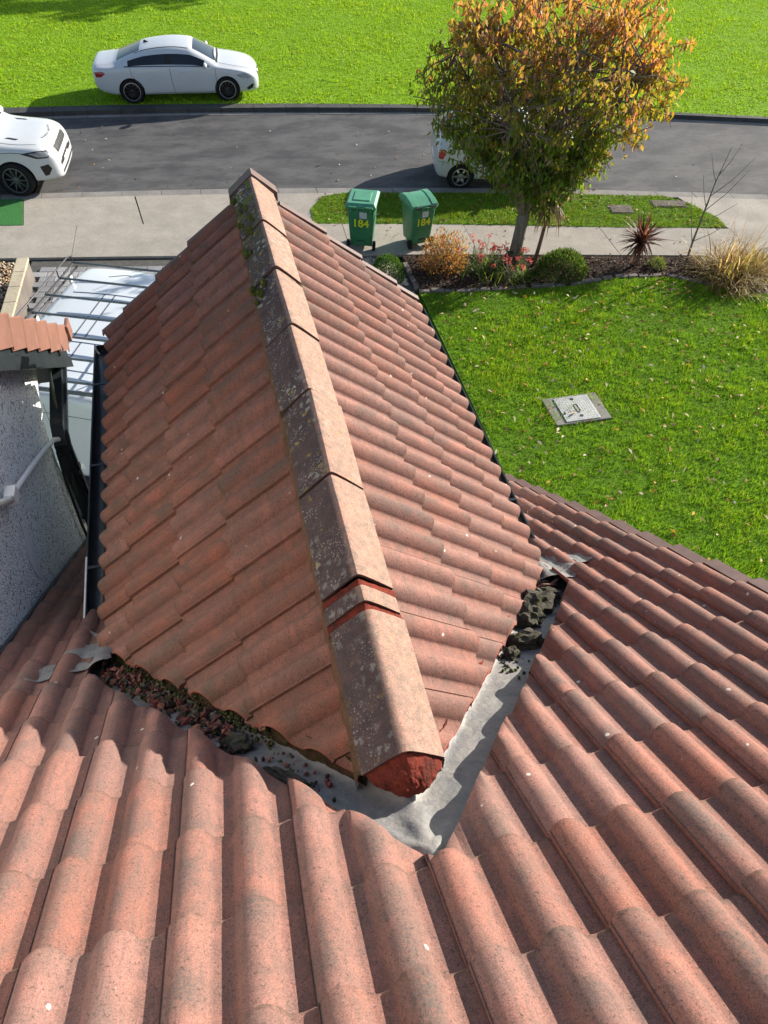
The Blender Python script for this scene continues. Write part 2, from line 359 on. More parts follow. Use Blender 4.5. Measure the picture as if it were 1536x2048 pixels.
M_BINLID = mat_simple('green_bin_lid', (0.085, 0.29, 0.175), 0.40, 0.12, 6, 0.10, 130, 0.45)
M_YELLOW = mat_simple('yellow_number', (0.66, 0.70, 0.02), 0.6, 0.08, 20, 0.0)
M_STICKER = mat_simple('pale_sticker', (0.50, 0.53, 0.55), 0.6, 0.12, 20, 0.0)
M_COVER = mat_simple('galvanised_cover', (0.46, 0.465, 0.45), 0.5, 0.12, 8, 0.25, 60, 0.4, 0.15)
M_IRON = mat_simple('rusty_cover_iron', (0.115, 0.085, 0.075), 0.8, 0.2, 8, 0.4, 60, 0.3)
M_GRAVEL = mat_simple('gravel_stone', (0.46, 0.36, 0.25), 0.85, 0.25, 18, 0.1, 60, 0.3, 0.0, (0.26, 0.18, 0.12))
M_BRICKEDGE = mat_concrete('edging_stone', (0.19, 0.165, 0.145), (0.12, 0.105, 0.095))

# ------------------------------------------------------------------ ground plan (metres, camera above the origin)
def fit(pts, deg=2):
    p = np.polyfit([a for a, b in pts], [b for a, b in pts], deg); d = np.polyder(p)
    def f(x):
        xc_ = min(max(x, -6.5), 17.5); return float(np.polyval(p, xc_) + np.polyval(d, xc_) * (x - xc_))
    return f
yN = fit([(-2.87, 18.22), (-1.17, 18.05), (2.32, 17.56), (3.51, 17.38), (6.58, 16.75), (10.46, 15.93), (13.55, 15.22)])
yF = fit([(-3.04, 22.85), (.3, 22.49), (4.44, 21.9), (5.83, 21.64), (13.97, 19.84), (16.06, 19.13)])
yK = fit([(-5.06, 23.55), (-3.74, 23.42), (.34, 22.96), (4.55, 22.32), (14.02, 20.15), (16.27, 19.42)])
pF = fit([(-4.38, 16.8), (-2.81, 16.63), (-.14, 16.21), (2.24, 15.68), (6.46, 14.88), (11.42, 13.83)])
pN = fit([(-4.25, 15.42), (-1.25, 14.95), (3.28, 14.18), (4.47, 14.0), (7.9, 13.22), (11.83, 12.53)])
def strip(f0, f1, x0, x1, n, z0, z1=None):
    xs = np.linspace(x0, x1, n); V = []; Fc = []
    for x in xs: V += [(x, f0(x), z0), (x, f1(x), z0 if z1 is None else z1)]
    for i in range(n - 1): Fc.append((2 * i, 2 * i + 2, 2 * i + 3, 2 * i + 1))
    return V, Fc
kind(link('ground', mesh('ground', [(-400, -300, -.06), (400, -300, -.06), (400, 500, -.06), (-400, 500, -.06)], [(0, 1, 2, 3)], mat=M_LAWN)), 'structure')
V, Fc = strip(yN, yF, -60, 60, 121, 0.0); kind(link('road', mesh('road', V, Fc, mat=M_ROAD)), 'structure')
V, Fc = strip(yK, lambda x: yK(x) + 70, -60, 60, 121, 0.115, 0.115); park = kind(link('park_lawn', mesh('park_lawn', V, Fc, mat=M_PARK)), 'structure')
# far kerb: channel blocks and upstand stones
fk = kind(link('far_kerb', mesh('far_kerb', *strip(lambda x: yF(x) - .02, lambda x: yK(x) + .05, -60, 60, 121, -0.012), mat=M_JOINT)), 'structure')
x = -9.0
while x < 20:
    L = 0.9; x1 = x + L - .012
    for nm, f0, f1, z1, mt in (('channel_block', yF, lambda q: yF(q) + .17, .012, M_KERB), ('kerbstone', lambda q: yF(q) + .18, lambda q: yK(q) + .02, .125, M_DARKKERB)):
        b = MB().prism([(x, f0(x)), (x1, f0(x1)), (x1, f1(x1)), (x, f1(x))], -.02, z1 + RNG.uniform(-.003, .003)); b.obj(nm, mt, fk)
    x += L
# near kerb
nk = kind(link('near_kerb', mesh('near_kerb', *strip(lambda x: yN(x) - .32, lambda x: yN(x) + .01, -60, 60, 121, 0.008), mat=M_JOINT)), 'structure')
x = -9.0
while x < 20:
    x1 = x + .9 - .012
    MB().prism([(x, yN(x) - .30), (x1, yN(x1) - .30), (x1, yN(x1)), (x, yN(x))], -.02, .03 + RNG.uniform(-.004, .004)).obj('kerbstone', M_KERB, nk); x += .9
# footpath slabs and crossover slabs
fp = kind(link('footpath', mesh('footpath', *strip(lambda x: pN(x) - .03, lambda x: yN(x) - .31, -60, 60, 121, 0.004), mat=M_JOINT)), 'structure')
js = [-40, -12, -7.5, -2.82, 0.45, 2.9, 5.58, 8.6, 11.55, 14.5, 18, 40]
for a, b in zip(js[:-1], js[1:]):
    n_ = 6; xs = np.linspace(a + .006, b - .006, n_); sk = -.10
    poly = [(x_ + sk * 0, pN(x_)) for x_ in xs] + [(x_ + .06, pF(x_) - .008) for x_ in xs[::-1]]
    MB().prism(poly, -.03, .052 + RNG.uniform(-.002, .002)).obj('path_slab', M_CONC, fp)
def cross(a, b, a2, b2):
    xs = np.linspace(a, b, 6); xt = np.linspace(a2, b2, 6)
    MB().prism([(x_, pF(x_) + .008) for x_ in xs] + [(x_, yN(x_) - .305) for x_ in xt[::-1]], -.03, .047 + RNG.uniform(-.002, .002)).obj('path_slab', M_CONC, fp)
cross(-3.88, -1.36, -3.98, -1.53); cross(-1.335, 2.30, -1.50, 3.05); cross(11.62, 14.6, 11.2, 14.6); cross(14.62, 20, 14.62, 20)
tp = MB().prism([(-9, pF(-9) + .01), (-3.9, pF(-3.9) + .01), (-4.0, yN(-4.0) - .31), (-9, yN(-9) - .31)], -.02, .062).obj('artificial_turf', M_FAKE); kind(tp, 'structure')
VERGE = [(2.34, 15.71), (4.4, pF(4.4) + .02), (6.46, 14.90), (9.24, 14.27), (11.55, 13.84), (11.62, 14.3), (11.35, 15.0), (10.9, yN(10.9) - .31), (8.5, yN(8.5) - .31), (6.0, yN(6.0) - .31), (3.3, yN(3.3) - .31), (2.75, yN(2.75) - .50), (2.38, 16.4)]
vg = MB().prism(VERGE, -.02, .058).obj('grass_verge', M_LAWN); kind(vg, 'structure')
LAWN = [(2.1, -4), (14, -4), (14, 10.4), (11.3, 11.1), (10.13, 11.63), (9.19, 12.24), (8.12, 12.39), (7.06, 12.28), (6.23, 12.36), (4.9, 12.46), (3.95, 12.62), (3.92, 9), (3.88, 5.5), (2.1, 5.0)]
kind(MB().prism(LAWN, -.05, .02).obj('front_lawn', M_LAWN), 'structure')
BED = [(3.95, 12.60), (4.9, 12.45), (6.23, 12.35), (7.06, 12.27), (8.12, 12.38), (9.19, 12.23), (10.13, 11.62), (11.3, 11.08), (14, 10.38), (14, 12.1), (11.8, pN(11.8) - .04), (7.9, pN(7.9) - .04), (3.95, pN(3.95) - .04)]
bed = MB().prism(BED, -.05, .035).obj('flower_bed', M_SOIL); kind(bed, 'structure')
# driveway of grey block pavers, bed under it
DRV = [(-3.62, -2), (3.86, -2), (3.86, pN(3.86) - .04), (-3.62, pN(-3.62) - .04)]
dv = MB().prism(DRV, -.05, .0).obj('driveway', M_JOINT); kind(dv, 'structure')
pm = {}
def paver(cx, cy, dx, dy, mt, rz=0):
    k = (round(dx, 3), round(dy, 3), mt.name)
    if k not in pm: pm[k] = MB().bbox((0, 0, 0), (dx - .012, dy - .012, .06), .006).mesh('paver', False, mt)
    o = link('paver', pm[k], None, dv); o.location = (cx, cy, .012 + RNG.uniform(-.003, .003)); o.rotation_euler = (RNG.normal(0, .006), RNG.normal(0, .006), rz)
PB = (.30, .19); sk = -.168
npv = 0
for r_ in range(46):
    y_ = 14.82 - r_ * PB[1]
    for c_ in range(-1, 12):
        x_ = -3.27 + c_ * PB[0] + (.5 * PB[0] if r_ % 2 else 0); yy = y_ + sk * (x_ + 3.3)
        if x_ < -3.5 or x_ > 0.2 or (r_ > 2 and x_ > -1.6 + (r_ - 3) * -.05): continue
        if yy < 7.2 or (yy < 10.2 and x_ > -2.4 and yy > 8.3): continue
        pale = (r_ == 1) or (c_ == 1 and r_ % 2 == 0 and r_ > 1) or (c_ == 0 and r_ % 2 and False)
        paver(x_, yy, PB[0], PB[1], M_PAVERL if (r_ == 1 or c_ == 1) else M_PAVER, math.atan(sk)); npv += 1
# gravel beds
def gravel(name, poly, n, z, size=(.015, .03), cols=((.50, .40, .28), (.34, .24, .15), (.60, .52, .40), (.42, .25, .12)), label=None, mat=None):
    P = np.array(poly); out = []; base = []
    lo, hi = P.min(0), P.max(0)
    while len(out) < n:
        q = RNG.uniform(lo, hi)
        if inpoly(q, poly): out.append(q)
    t = (1 + 5 ** .5) / 2
    tv = np.array([(1, 1, 1), (1, -1, -1), (-1, 1, -1), (-1, -1, 1)], float) / 1.7
    tri = [(0, 1, 2), (0, 3, 1), (0, 2, 3), (1, 3, 2)]
    oc = np.array([(1, 0, 0), (-1, 0, 0), (0, 1, 0), (0, -1, 0), (0, 0, 1), (0, 0, -1)], float)
    of = [(0, 2, 4), (2, 1, 4), (1, 3, 4), (3, 0, 4), (2, 0, 5), (1, 2, 5), (3, 1, 5), (0, 3, 5)]
    VV = []; CC = []
    for q in out:
        s = RNG.uniform(*size); R = np.linalg.qr(RNG.normal(size=(3, 3)))[0]
        v = (oc * np.array([1, RNG.uniform(.6, 1), RNG.uniform(.45, .8)])) @ R.T * s + np.array([q[0], q[1], z + s * .4])
        c = np.array(cols[RNG.integers(len(cols))]) * RNG.uniform(.75, 1.2)
        for f in of:
            VV += [v[f[0]], v[f[1]], v[f[2]]]; CC += [c] * 3
    o = link(name, big_mesh(name, np.array(VV), 3, mat or M_DRYLEAF, np.array(CC))); kind(o, 'stuff', label); return o
def inpoly(q, poly):
    x, y = q; r = False; n = len(poly); j = n - 1
    for i in range(n):
        xi, yi = poly[i][:2]; xj, yj = poly[j][:2]
        if (yi > y) != (yj > y) and x < (xj - xi) * (y - yi) / (yj - yi) + xi: r = not r
        j = i
    return r
M_STONES = NT('pebble'); _c = attr(M_STONES, 'Col'); M_STONES = M_STONES.out(_c, 0.8, None, 0.3)
GB = [(-5.4, 12.6), (-3.86, 12.6), (-3.92, 15.25), (-5.4, 15.45)]
kind(MB().prism(GB, -.05, .01).obj('gravel_bed', M_SOIL), 'structure')
gravel('pebbles', GB, 2600, .02, (.018, .036), label='orange and cream pebbles beside the low wall', mat=M_STONES)
GB2 = [(2.95, 12.9), (3.80, 12.9), (3.80, 14.05), (2.95, 14.15)]
gravel('gravel_patch', GB2, 1500, .01, (.015, .03), ((.52, .46, .38), (.40, .33, .26), (.60, .55, .47)), 'pale gravel round the clipped green ball shrub', M_STONES)
# low garden wall with capping stone
lw = thing('low_wall', 'low grey garden wall with tan stone capping beside the paved drive', 'wall', (-3.64, 13.5, 0))
MB().bbox((0, 0, .2), (.16, 2.1, .44), .01).obj('wall', M_BRICKEDGE, lw)
for i in range(4): MB().bbox((-.01, -.79 + i * .526, .455), (.22, .515, .055), .008).obj('coping_stone', M_STONECAP, lw)
MB().bbox((0.02, -1.16, .23), (.26, .24, .5), .02).obj('end_pier', M_STONECAP, lw)
lw.rotation_euler.z = -.06

# ------------------------------------------------------------------ roof tiles
GAU = 0.2943; TW = 0.2975; RP = TW / 2; TT = 0.020; TOV = 0.05
def prof(u):
    u = u % TW; best = 0.0
    for c in (0.0475, 0.0475 + RP):
        d = abs(u - c); wd = 0.0485
        if d < wd: best = max(best, (1 - (d / wd) ** 2.0) ** 0.88)
    # shallow dish of the pan
    return best
RH = 0.037
def tile_data(gauge, TOV=TOV):
    us = []
    for k in range(2):
        c = 0.0475 + k * RP
        us += [c + s_ * .0485 for s_ in (-1, -.96, -.88, -.76, -.6, -.42, -.22, 0, .22, .42, .6, .76, .88, .96, 1)]
        us += [c + .0485 + .008, c + .0485 + .018, c + .0485 + .029, c + .0485 + .040, c + .0485 + .046] if k == 0 else [c + .0485 + .009, c + .0485 + .020, c + .0485 + .033, TW - .004, TW + .012]
    us = [max(q, .0035) for q in us]
    us = sorted(set(round(q, 5) for q in us)); nu = len(us)
    ds = [-(gauge + TOV), -gauge * .5, -.02, -.006, 0.0]
    V = []; C = []; Fc = []
    for j, d in enumerate(ds):
        for i, u in enumerate(us):
            h = prof(u) if u < TW else 0.0; z = RH * h + (0.006 if i == 0 else 0.0) - (0.003 if i == nu - 1 else 0) - (.005 * max(0.0, math.sin(math.pi * min(1.0, ((u - .0475) % RP - .0485) / (RP - .097)))) if h == 0 else 0) + TT * (d + gauge) / gauge - (0.004 if j == len(ds) - 1 else 0) - (0.001 if j == len(ds) - 2 else 0)
            V.append((u, d, z)); C.append((h, 1 + d / gauge, 0))
    for j in range(len(ds) - 1):
        for i in range(nu - 1):
            a = j * nu + i; Fc.append((a, a + nu, a + nu + 1, a + 1)[::-1])
    # tail lip
    b0 = len(V); j = len(ds) - 1
    for i, u in enumerate(us):
        x_, d_, z_ = V[j * nu + i]; V.append((x_, d_, z_)); C.append((prof(u), 1, .0)); V.append((x_, d_ - .003, z_ - .016)); C.append((0, 1, .0))
    for i in range(nu - 1):
        a = b0 + 2 * i; Fc.append((a, a + 1, a + 3, a + 2)[::-1])
    # side lips
    for i, du in ((0, 0), (nu - 1, 0)):
        b1 = len(V)
        for jj in range(len(ds)):
            x_, d_, z_ = V[jj * nu + i]; V.append((x_, d_, z_)); V.append((x_, d_, z_ - .024)); C += [(0, 0, 0)] * 2
        for jj in range(len(ds) - 1):
            a = b1 + 2 * jj; f = (a, a + 1, a + 3, a + 2); Fc.append(f if i == 0 else f[::-1])
    return V, Fc, C
def tile_mesh(gauge, mat, tov=TOV):
    V, Fc, C = tile_data(gauge, tov); me = mesh('roof_tile', V, Fc, True, mat)
    a = me.color_attributes.new('Col', 'FLOAT_COLOR', 'POINT')
    for i, c in enumerate(C): a.data[i].color = (*c, 1)
    return me
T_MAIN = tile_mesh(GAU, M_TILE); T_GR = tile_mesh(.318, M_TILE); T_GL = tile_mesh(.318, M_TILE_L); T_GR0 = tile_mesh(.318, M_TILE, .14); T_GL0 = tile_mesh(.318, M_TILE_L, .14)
TAN_M = 0.722; PM = math.atan(TAN_M); cM, sM = math.cos(PM), math.sin(PM)
Z0 = CAM_H - 1.5                              # main roof pan plane: z = Z0 - TAN_M * y
TAN_G = 0.87; PG = math.atan(TAN_G); cG, sG = math.cos(PG), math.sin(PG)
XC = 0.302; ZG = CAM_H - 2.007                # dormer pan plane apex
def zmain(y): return Z0 - TAN_M * y
def zgab(x): return ZG - TAN_G * abs(x - XC)
VK = TAN_G / TAN_M
def yval(dx): return (Z0 - ZG) / TAN_M + VK * abs(dx)
PERP = math.hypot(1, VK)
def basis(u, d, n, org):
    m = Matrix.Identity(4)
    for r in range(3): m[r][0] = u[r]; m[r][1] = d[r]; m[r][2] = n[r]; m[r][3] = org[r]
    return m
house = thing('house', 'house with red concrete pantile roof and projecting gabled dormer roof', 'house', (0, 0, 0))
HM = Matrix.Identity(4)
# deck boards under the tiles (dark)
M_DECK = mat_simple('roof_felt', (0.03, 0.026, 0.024), 0.95, 0.2, 10, 0.2, 40)
def deck(name, quad, mat): return link(name, mesh(name, quad, [tuple(range(len(quad)))], mat=mat), None, house, HM)
e = .11
mr = deck('main_roof', [(-1.24, -1.6, zmain(-1.6) - e), (2.04, -1.6, zmain(-1.6) - e), (2.04, 4.5, zmain(4.5) - e), (-1.24, 4.5, zmain(4.5) - e)], M_DECK)
YFR = 4.43
dr_m = mesh('dormer_roof', [(XC - 1.04, yval(1.04), zgab(XC - 1.04) - e), (XC, yval(0), ZG - e), (XC, YFR - .02, ZG - e), (XC - 1.04, YFR - .02, zgab(XC - 1.04) - e),
                      (XC + 1.04, yval(1.04), zgab(XC + 1.04) - e), (XC + 1.04, YFR - .02, zgab(XC + 1.04) - e)], [(0, 1, 2, 3), (1, 4, 5, 2)], mat=M_DECK)
dr = link('dormer_roof', dr_m, None, house, HM)
def cut_tile(me, mw, planes_sets, name, parent, down):
    """keep union of pieces; each set is a list of (point, normal) half spaces, the side against the normal stays."""
    out = bmesh.new(); any_ = False
    lay = None
    tmp_me = None
    for planes in planes_sets:
        bm = bmesh.new(); bm.from_mesh(me); bm.transform(mw)
        for pi, (co, no) in enumerate(planes):
            r = bmesh.ops.bisect_plane(bm, geom=list(bm.verts) + list(bm.edges) + list(bm.faces), plane_co=co, plane_no=no, clear_outer=True, dist=1e-5)
            if pi == 0:
                ed = [g for g in r['geom_cut'] if isinstance(g, bmesh.types.BMEdge)]
                if ed:
                    ex = bmesh.ops.extrude_edge_only(bm, edges=ed); vs = [g for g in ex['geom'] if isinstance(g, bmesh.types.BMVert)]
                    cl = bm.verts.layers.float_color.get('Col')
                    for v in vs:
                        v.co += down
                        if cl: v[cl] = (0.3, 0.5, 0.7, 1)
        if bm.faces:
            any_ = True; t = bpy.data.meshes.new('t'); bm.to_mesh(t); out.from_mesh(t); bpy.data.meshes.remove(t)
        bm.free()
    if not any_: out.free(); return None
    m2 = bpy.data.meshes.new(name); out.to_mesh(m2); out.free(); m2.materials.append(me.materials[0])
    return link(name, m2, None, parent, HM)
def place_tile(me, mw, parent):
    o = link('roof_tile', me, None, parent, HM @ mw); return o
def jit(amt=1.0):
    return Matrix.Translation((RNG.normal(0, .0012) * amt, RNG.normal(0, .0025) * amt, abs(RNG.normal(0, .001)) * amt)) @ Matrix.Rotation(RNG.normal(0, .0035) * amt, 4, 'Z') @ Matrix.Rotation(RNG.normal(0, .003) * amt, 4, 'Y')
uM, dM, nM = (1, 0, 0), (0, cM, -sM), (0, sM, cM)
ROW0 = 0.237; GY = GAU * cM
for r in range(-5, 18):
    yt = ROW0 + r * GY
    for c in range(-5, 6):
        x0 = 0.27 + c * TW
        tile_mw = basis(uM, dM, nM, (x0, yt, zmain(yt))) @ jit()
        y0 = yt - (GAU + TOV) * cM; dxa, dxb = x0 - XC, x0 + TW - XC
        off = (-.15 + RNG.normal(0, .006)) * PERP
        if abs((dxa + dxb) / 2) < .2: off = -.135 * PERP
        mind = 0 if dxa * dxb < 0 else min(abs(dxa), abs(dxb))
        if yt < yval(mind) + off or mind > 1.075: place_tile(T_MAIN, tile_mw, mr); continue
        if y0 > yval(max(abs(dxa), abs(dxb))) + off and max(abs(dxa), abs(dxb)) < 1.075: continue
        if dxa > 1.075 or dxb < -1.075: place_tile(T_MAIN, tile_mw, mr); continue
        sets = []; EV = 1.075
        if dxb > EV and dxa > 0: sets.append([(Vector((XC + EV, 0, 0)), Vector((-1, 0, 0)))])
        if dxa < -EV and dxb < 0: sets.append([(Vector((XC - EV, 0, 0)), Vector((1, 0, 0)))])
        for sg in (-1, 1):
            if (sg < 0 and dxa >= 0) or (sg > 0 and dxb <= 0): continue
            nn = Vector((-sg * VK, 1, 0)).normalized(); co = Vector((XC, yval(0) + off, 0))
            pl = [(co, nn)]
            if dxa * dxb < 0: pl.append((Vector((XC, 0, 0)), Vector((-sg, 0, 0))))
            pl.append((Vector((XC + sg * EV, 0, 0)), Vector((sg, 0, 0))))
            sets.append(pl)
        cut_tile(T_MAIN, tile_mw, sets, 'roof_tile', mr, Vector((0, -.004, -.02)))
# lower roof either side of the dormer
for r in range(4, 18):
    pass
# dormer slopes
SLT = [.399 / cG, .632 / cG, .877 / cG, 1.040 / cG]      # tail distances down the slope
for side in (-1, 1):
    u = (0, 1, 0) if side < 0 else (0, -1, 0); d = (side * cG, 0, -sG); n = (side * sG, 0, cG); me = T_GL if side < 0 else T_GR
    for ri, s_ in enumerate(SLT):
        if side < 0 and ri == 3: s_ -= .020
        for c in range(-6, 12):
            y0 = (1.813 + c * TW) if side < 0 else (2.068 - .054 + .1485 + .054 * 2 + c * TW)
            ya, yb = (y0, y0 + TW) if side < 0 else (y0 - TW, y0)
            if yb > YFR + .13: continue
            org = (XC + side * s_ * cG, y0, ZG - s_ * sG)
            mw = basis(u, d, n, org) @ jit(1.3 if side < 0 else 1.0)
            head = s_ - (.318 + TOV); dxa, dxb = max(head * cG, 0.02), s_ * cG
            off = ((0.006 if side < 0 else -.010) + RNG.normal(0, .005)) * PERP
            planes = []; nn = Vector((side * VK, -1, 0)).normalized(); co = Vector((XC, yval(0) + off, 0))
            if yb < yval(dxa) + off: continue
            full = ya > yval(dxb) + off
            if yb > YFR: planes.append((Vector((0, YFR, 0)), Vector((0, 1, 0)))); full = False
            if ri == 0: planes.append((Vector((XC + side * .03, 0, 0)), Vector((-side, 0, 0))))
            if full and ri > 0: place_tile(me, mw, dr)
            else: cut_tile((T_GL0 if side < 0 else T_GR0) if ri == 0 else me, mw, [[(co, nn)] + planes], 'roof_tile', dr, Vector((side * .004, -.002, -.016)))
# ------------------------------------------------------------------ ridge
def ridge_mesh(L, hw=.123, drop=.112, th=.017, rr=.008):
    xs = [-hw, -hw * .72, -hw * .42, -hw * .17, -hw * .07, 0, hw * .07, hw * .17, hw * .42, hw * .72, hw]
    def zt(x): return -(math.sqrt((x * drop / hw) ** 2 + rr * rr) - rr) + .006 * (1 - (x / hw) ** 2) - .006
    ys = np.linspace(0, L, 7); V = []; Fc = []; C = []; n = len(xs)
    for y in ys:
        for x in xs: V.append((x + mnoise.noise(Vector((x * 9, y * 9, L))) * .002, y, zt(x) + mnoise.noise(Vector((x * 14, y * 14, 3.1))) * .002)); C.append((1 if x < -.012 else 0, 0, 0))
    for j in range(len(ys) - 1):
        for i in range(n - 1): a = j * n + i; Fc.append((a, a + 1, a + n + 1, a + n))
    for j, fl in ((0, 1), (len(ys) - 1, 0)):
        b = len(V)
        for i, x in enumerate(xs): p = V[j * n + i]; V.append(p); V.append((p[0] * .93, p[1] + (.004 if j == 0 else -.004), p[2] - th)); C += [(0, 0, .8), (0, 0, 1)]
        for i in range(n - 1): a = b + 2 * i; f = (a, a + 1, a + 3, a + 2); Fc.append(f if fl else f[::-1])
    for i in (0, n - 1):
        b = len(V)
        for j in range(len(ys)): p = V[j * n + i]; V.append(p); V.append((p[0] * .96, p[1], p[2] - th)); C += [(1 if i == 0 else 0, 0, 0), (0, 0, .6)]
        for j in range(len(ys) - 1): a = b + 2 * j; f = (a, a + 1, a + 3, a + 2); Fc.append(f if i else f[::-1])
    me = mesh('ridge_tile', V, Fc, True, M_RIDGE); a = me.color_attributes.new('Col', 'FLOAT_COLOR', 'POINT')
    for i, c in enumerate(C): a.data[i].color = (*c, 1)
    me.set_sharp_from_angle(angle=math.radians(33)); return me
ZR = CAM_H - 1.922
RJ = [4.40, 3.853, 3.363, 2.864, 2.392, 1.891, 1.414]
for i in range(6):
    y1, y0 = RJ[i], RJ[i + 1]
    o = link('ridge_tile', ridge_mesh(y1 - y0 - .006), None, dr, HM @ Matrix.Translation((XC + RNG.normal(0, .003), y0 + .003, ZR + RNG.normal(0, .002))) @ Matrix.Rotation(-.022 + RNG.normal(0, .004), 4, 'X') @ Matrix.Rotation(RNG.normal(0, .010), 4, 'Z'))
link('ridge_tile', ridge_mesh(.062), None, dr, HM @ Matrix.Translation((XC, 1.318, ZR - .006)))
link('ridge_tile', ridge_mesh(.472, rr=.018), None, dr, HM @ Matrix.Translation((XC + .004, .81, ZR - .012)) @ Matrix.Rotation(.012, 4, 'X'))
# red mortar bands in the broken joints
def band(y0, y1, dz, mat, hw=.124, dr_=.109):
    b = MB(); xs = np.linspace(-hw, hw, 15); V = []; Fc = []
    ys = np.linspace(y0, y1, 4)
    for y in ys:
        for x in xs: V.append((XC + x, y + .004 * mnoise.noise(Vector((x * 60, y * 40, 0))), ZR + dz - dr_ * abs(x) / hw + .006 * mnoise.noise(Vector((x * 50, y * 70, 2)))))
    for j in range(3):
        for i in range(14): a = j * 15 + i; Fc.append((a, a + 1, a + 16, a + 15))
    n0 = len(V)
    for x in xs: V.append((XC + x * .97, y0, ZR + dz - dr_ * abs(x) / hw - .05))
    for i in range(14): Fc.append((i, i + 1, n0 + i + 1, n0 + i))
    return b.add(V, Fc).obj('mortar_joint', mat, dr, True, mw=HM)
band(1.376, 1.412, -.013, M_MORTAR); band(1.279, 1.322, -.016, M_MORTAR)
for i in range(1, 6): band(RJ[i] - .015, RJ[i] + .016, -.014, M_MOSSMORT)
# bedding mortar under both ridge edges
for side in (-1, 1):
    b = MB(); V = []; Fc = []; ys = np.linspace(.82, 4.36, 140)
    for k, y in enumerate(ys):
        for t, (ddx, dz) in enumerate(((.105, 0.0), (.126, -.010), (.129 + .004 * mnoise.noise(Vector((y * 14, 0, side))), -.020), (.131 + .004 * mnoise.noise(Vector((y * 19, 4, side))), -.095))):
            x = side * ddx; V.append((XC + x, y, ZR - .016 - .112 * ddx / .128 + dz + .004 * mnoise.noise(Vector((y * 30, t, side)))))
    for k in range(139):
        for t in range(3): a = k * 4 + t; Fc.append((a, a + 1, a + 5, a + 4))
    b.add(V, Fc).obj('mortar_bedding', M_BEDDING, dr, True, mw=HM)
# end plug of red mortar
pl_ = MB(); V = []; Fc = []; nx, nz = 70, 40
for j in range(nz):
    t = j / (nz - 1)
    for i in range(nx):
        a = -1 + 2 * i / (nx - 1); hw = .112 * (1 - .18 * t - .35 * t ** 4)
        top = ZR - .026 - .096 * abs(a) ** 1.35; bot = ZR - .155 + .050 * abs(a) ** 2
        z = top + (bot - top) * t
        xw = a * hw; q_ = Vector((xw, z, .3))
        nz_ = .55 * mnoise.noise(q_ * 28) + .35 * mnoise.noise(q_ * 62) + .28 * mnoise.noise(q_ * 130) + .2 * mnoise.noise(q_ * 260)
        y = .815 - .085 * math.sin(t * 2.3) * (1 - .55 * a * a) + .016 * nz_
        V.append((XC + .006 + xw, y, z + .006 * mnoise.noise(q_ * 90)))
for j in range(nz - 1):
    for i in range(nx - 1): a = j * nx + i; Fc.append((a, a + nx, a + nx + 1, a + 1))
pl_.add(V, Fc).obj('mortar_plug', M_MORTAR, dr, True, mw=HM)
for k in range(16):
    y_ = RNG.uniform(3.62, 4.36) if k < 12 else RNG.uniform(3.0, 3.6); dx_ = RNG.uniform(.045, .135); r_ = RNG.uniform(.012, .030)
    MB().add(*lump((XC - dx_, y_, ZR - .112 * dx_ / .128 + .002), (r_ * .8, r_ * 1.5, r_ * .5), k + 60, 2, .5, 2.0)).obj('moss_cushion', M_GMOSS, dr, mw=HM)
# broken mortar along the two cut edges of the dormer tiles
for side in (-1, 1):
    V = []; Fc = []; N_ = 150; rows = 5
    for k in range(N_):
        dx = .10 + (1.03 - .10) * k / (N_ - 1); x = XC + side * dx
        for t in range(rows):
            o_ = (.030 - .014 * t / 1.0 * (1 if side > 0 else 1.0)) + .010 * mnoise.noise(Vector((dx * 26, t * 1.1, side * 3))) + .006 * mnoise.noise(Vector((dx * 70, t, side)))
            y = yval(dx) + o_ * PERP
            z = zgab(x) + .006 - .018 * t + .008 * mnoise.noise(Vector((dx * 22, t * 2, side * 5)))
            if side > 0 and mnoise.noise(Vector((dx * 7, 3, 1))) > .25: z -= .012; y += .015
            V.append((x, y, z))
    for k in range(N_ - 1):
        for t in range(rows - 1): a = k * rows + t; Fc.append((a, a + 1, a + rows + 1, a + rows))
    MB().add(V, Fc).obj('valley_mortar', M_MOSSMORT if side < 0 else M_MORTAR, dr, True, mw=HM)
# lead valley: one dressed sheet each side meeting in a saddle
V = []; Fc = []; nd, no_ = 181, 26; LDM = .060; LDG = .044
for i in range(nd):
    dx = -1.16 + 2.32 * i / (nd - 1)
    for j in range(no_):
        off = -.205 + .275 * j / (no_ - 1)
        x = XC + dx; y = yval(dx) + off * PERP * (1 if abs(dx) > .12 else 1)
        zm, zg = zmain(y) - LDM, zgab(x) - LDG
        k_ = 55.0; z = max(zm, zg) + math.log(1 + math.exp(-k_ * abs(zm - zg))) / k_ * .6
        near = math.exp(-(dx / .030) ** 2); z += .030 * near * max(0, min(1, (-off - .0) / .05)) * (1 - .3 * max(0, (-off - .1) / .1))
        if abs(dx) < .2: z += .012 * max(0, 1 - abs(dx) / .2) * max(0, min(1, (-off - .07) / .04)) + (.020 * max(0, 1 - abs(dx) / .14) if off < -.10 else 0)
        z += .004 * mnoise.noise(Vector((x * 6, y * 6, 1))) + .0012 * mnoise.noise(Vector((x * 22, y * 22, 4)))
        V.append((x, y, z))
for i in range(nd - 1):
    for j in range(no_ - 1):
        a = i * no_ + j; Fc.append((a, a + no_, a + no_ + 1, a + 1))
lead = link('valley_flashing', mesh('valley_flashing', V, Fc, True, M_LEAD), None, house, HM)
lead['label'] = 'grey lead valley flashing folded at the foot of the dormer ridge'
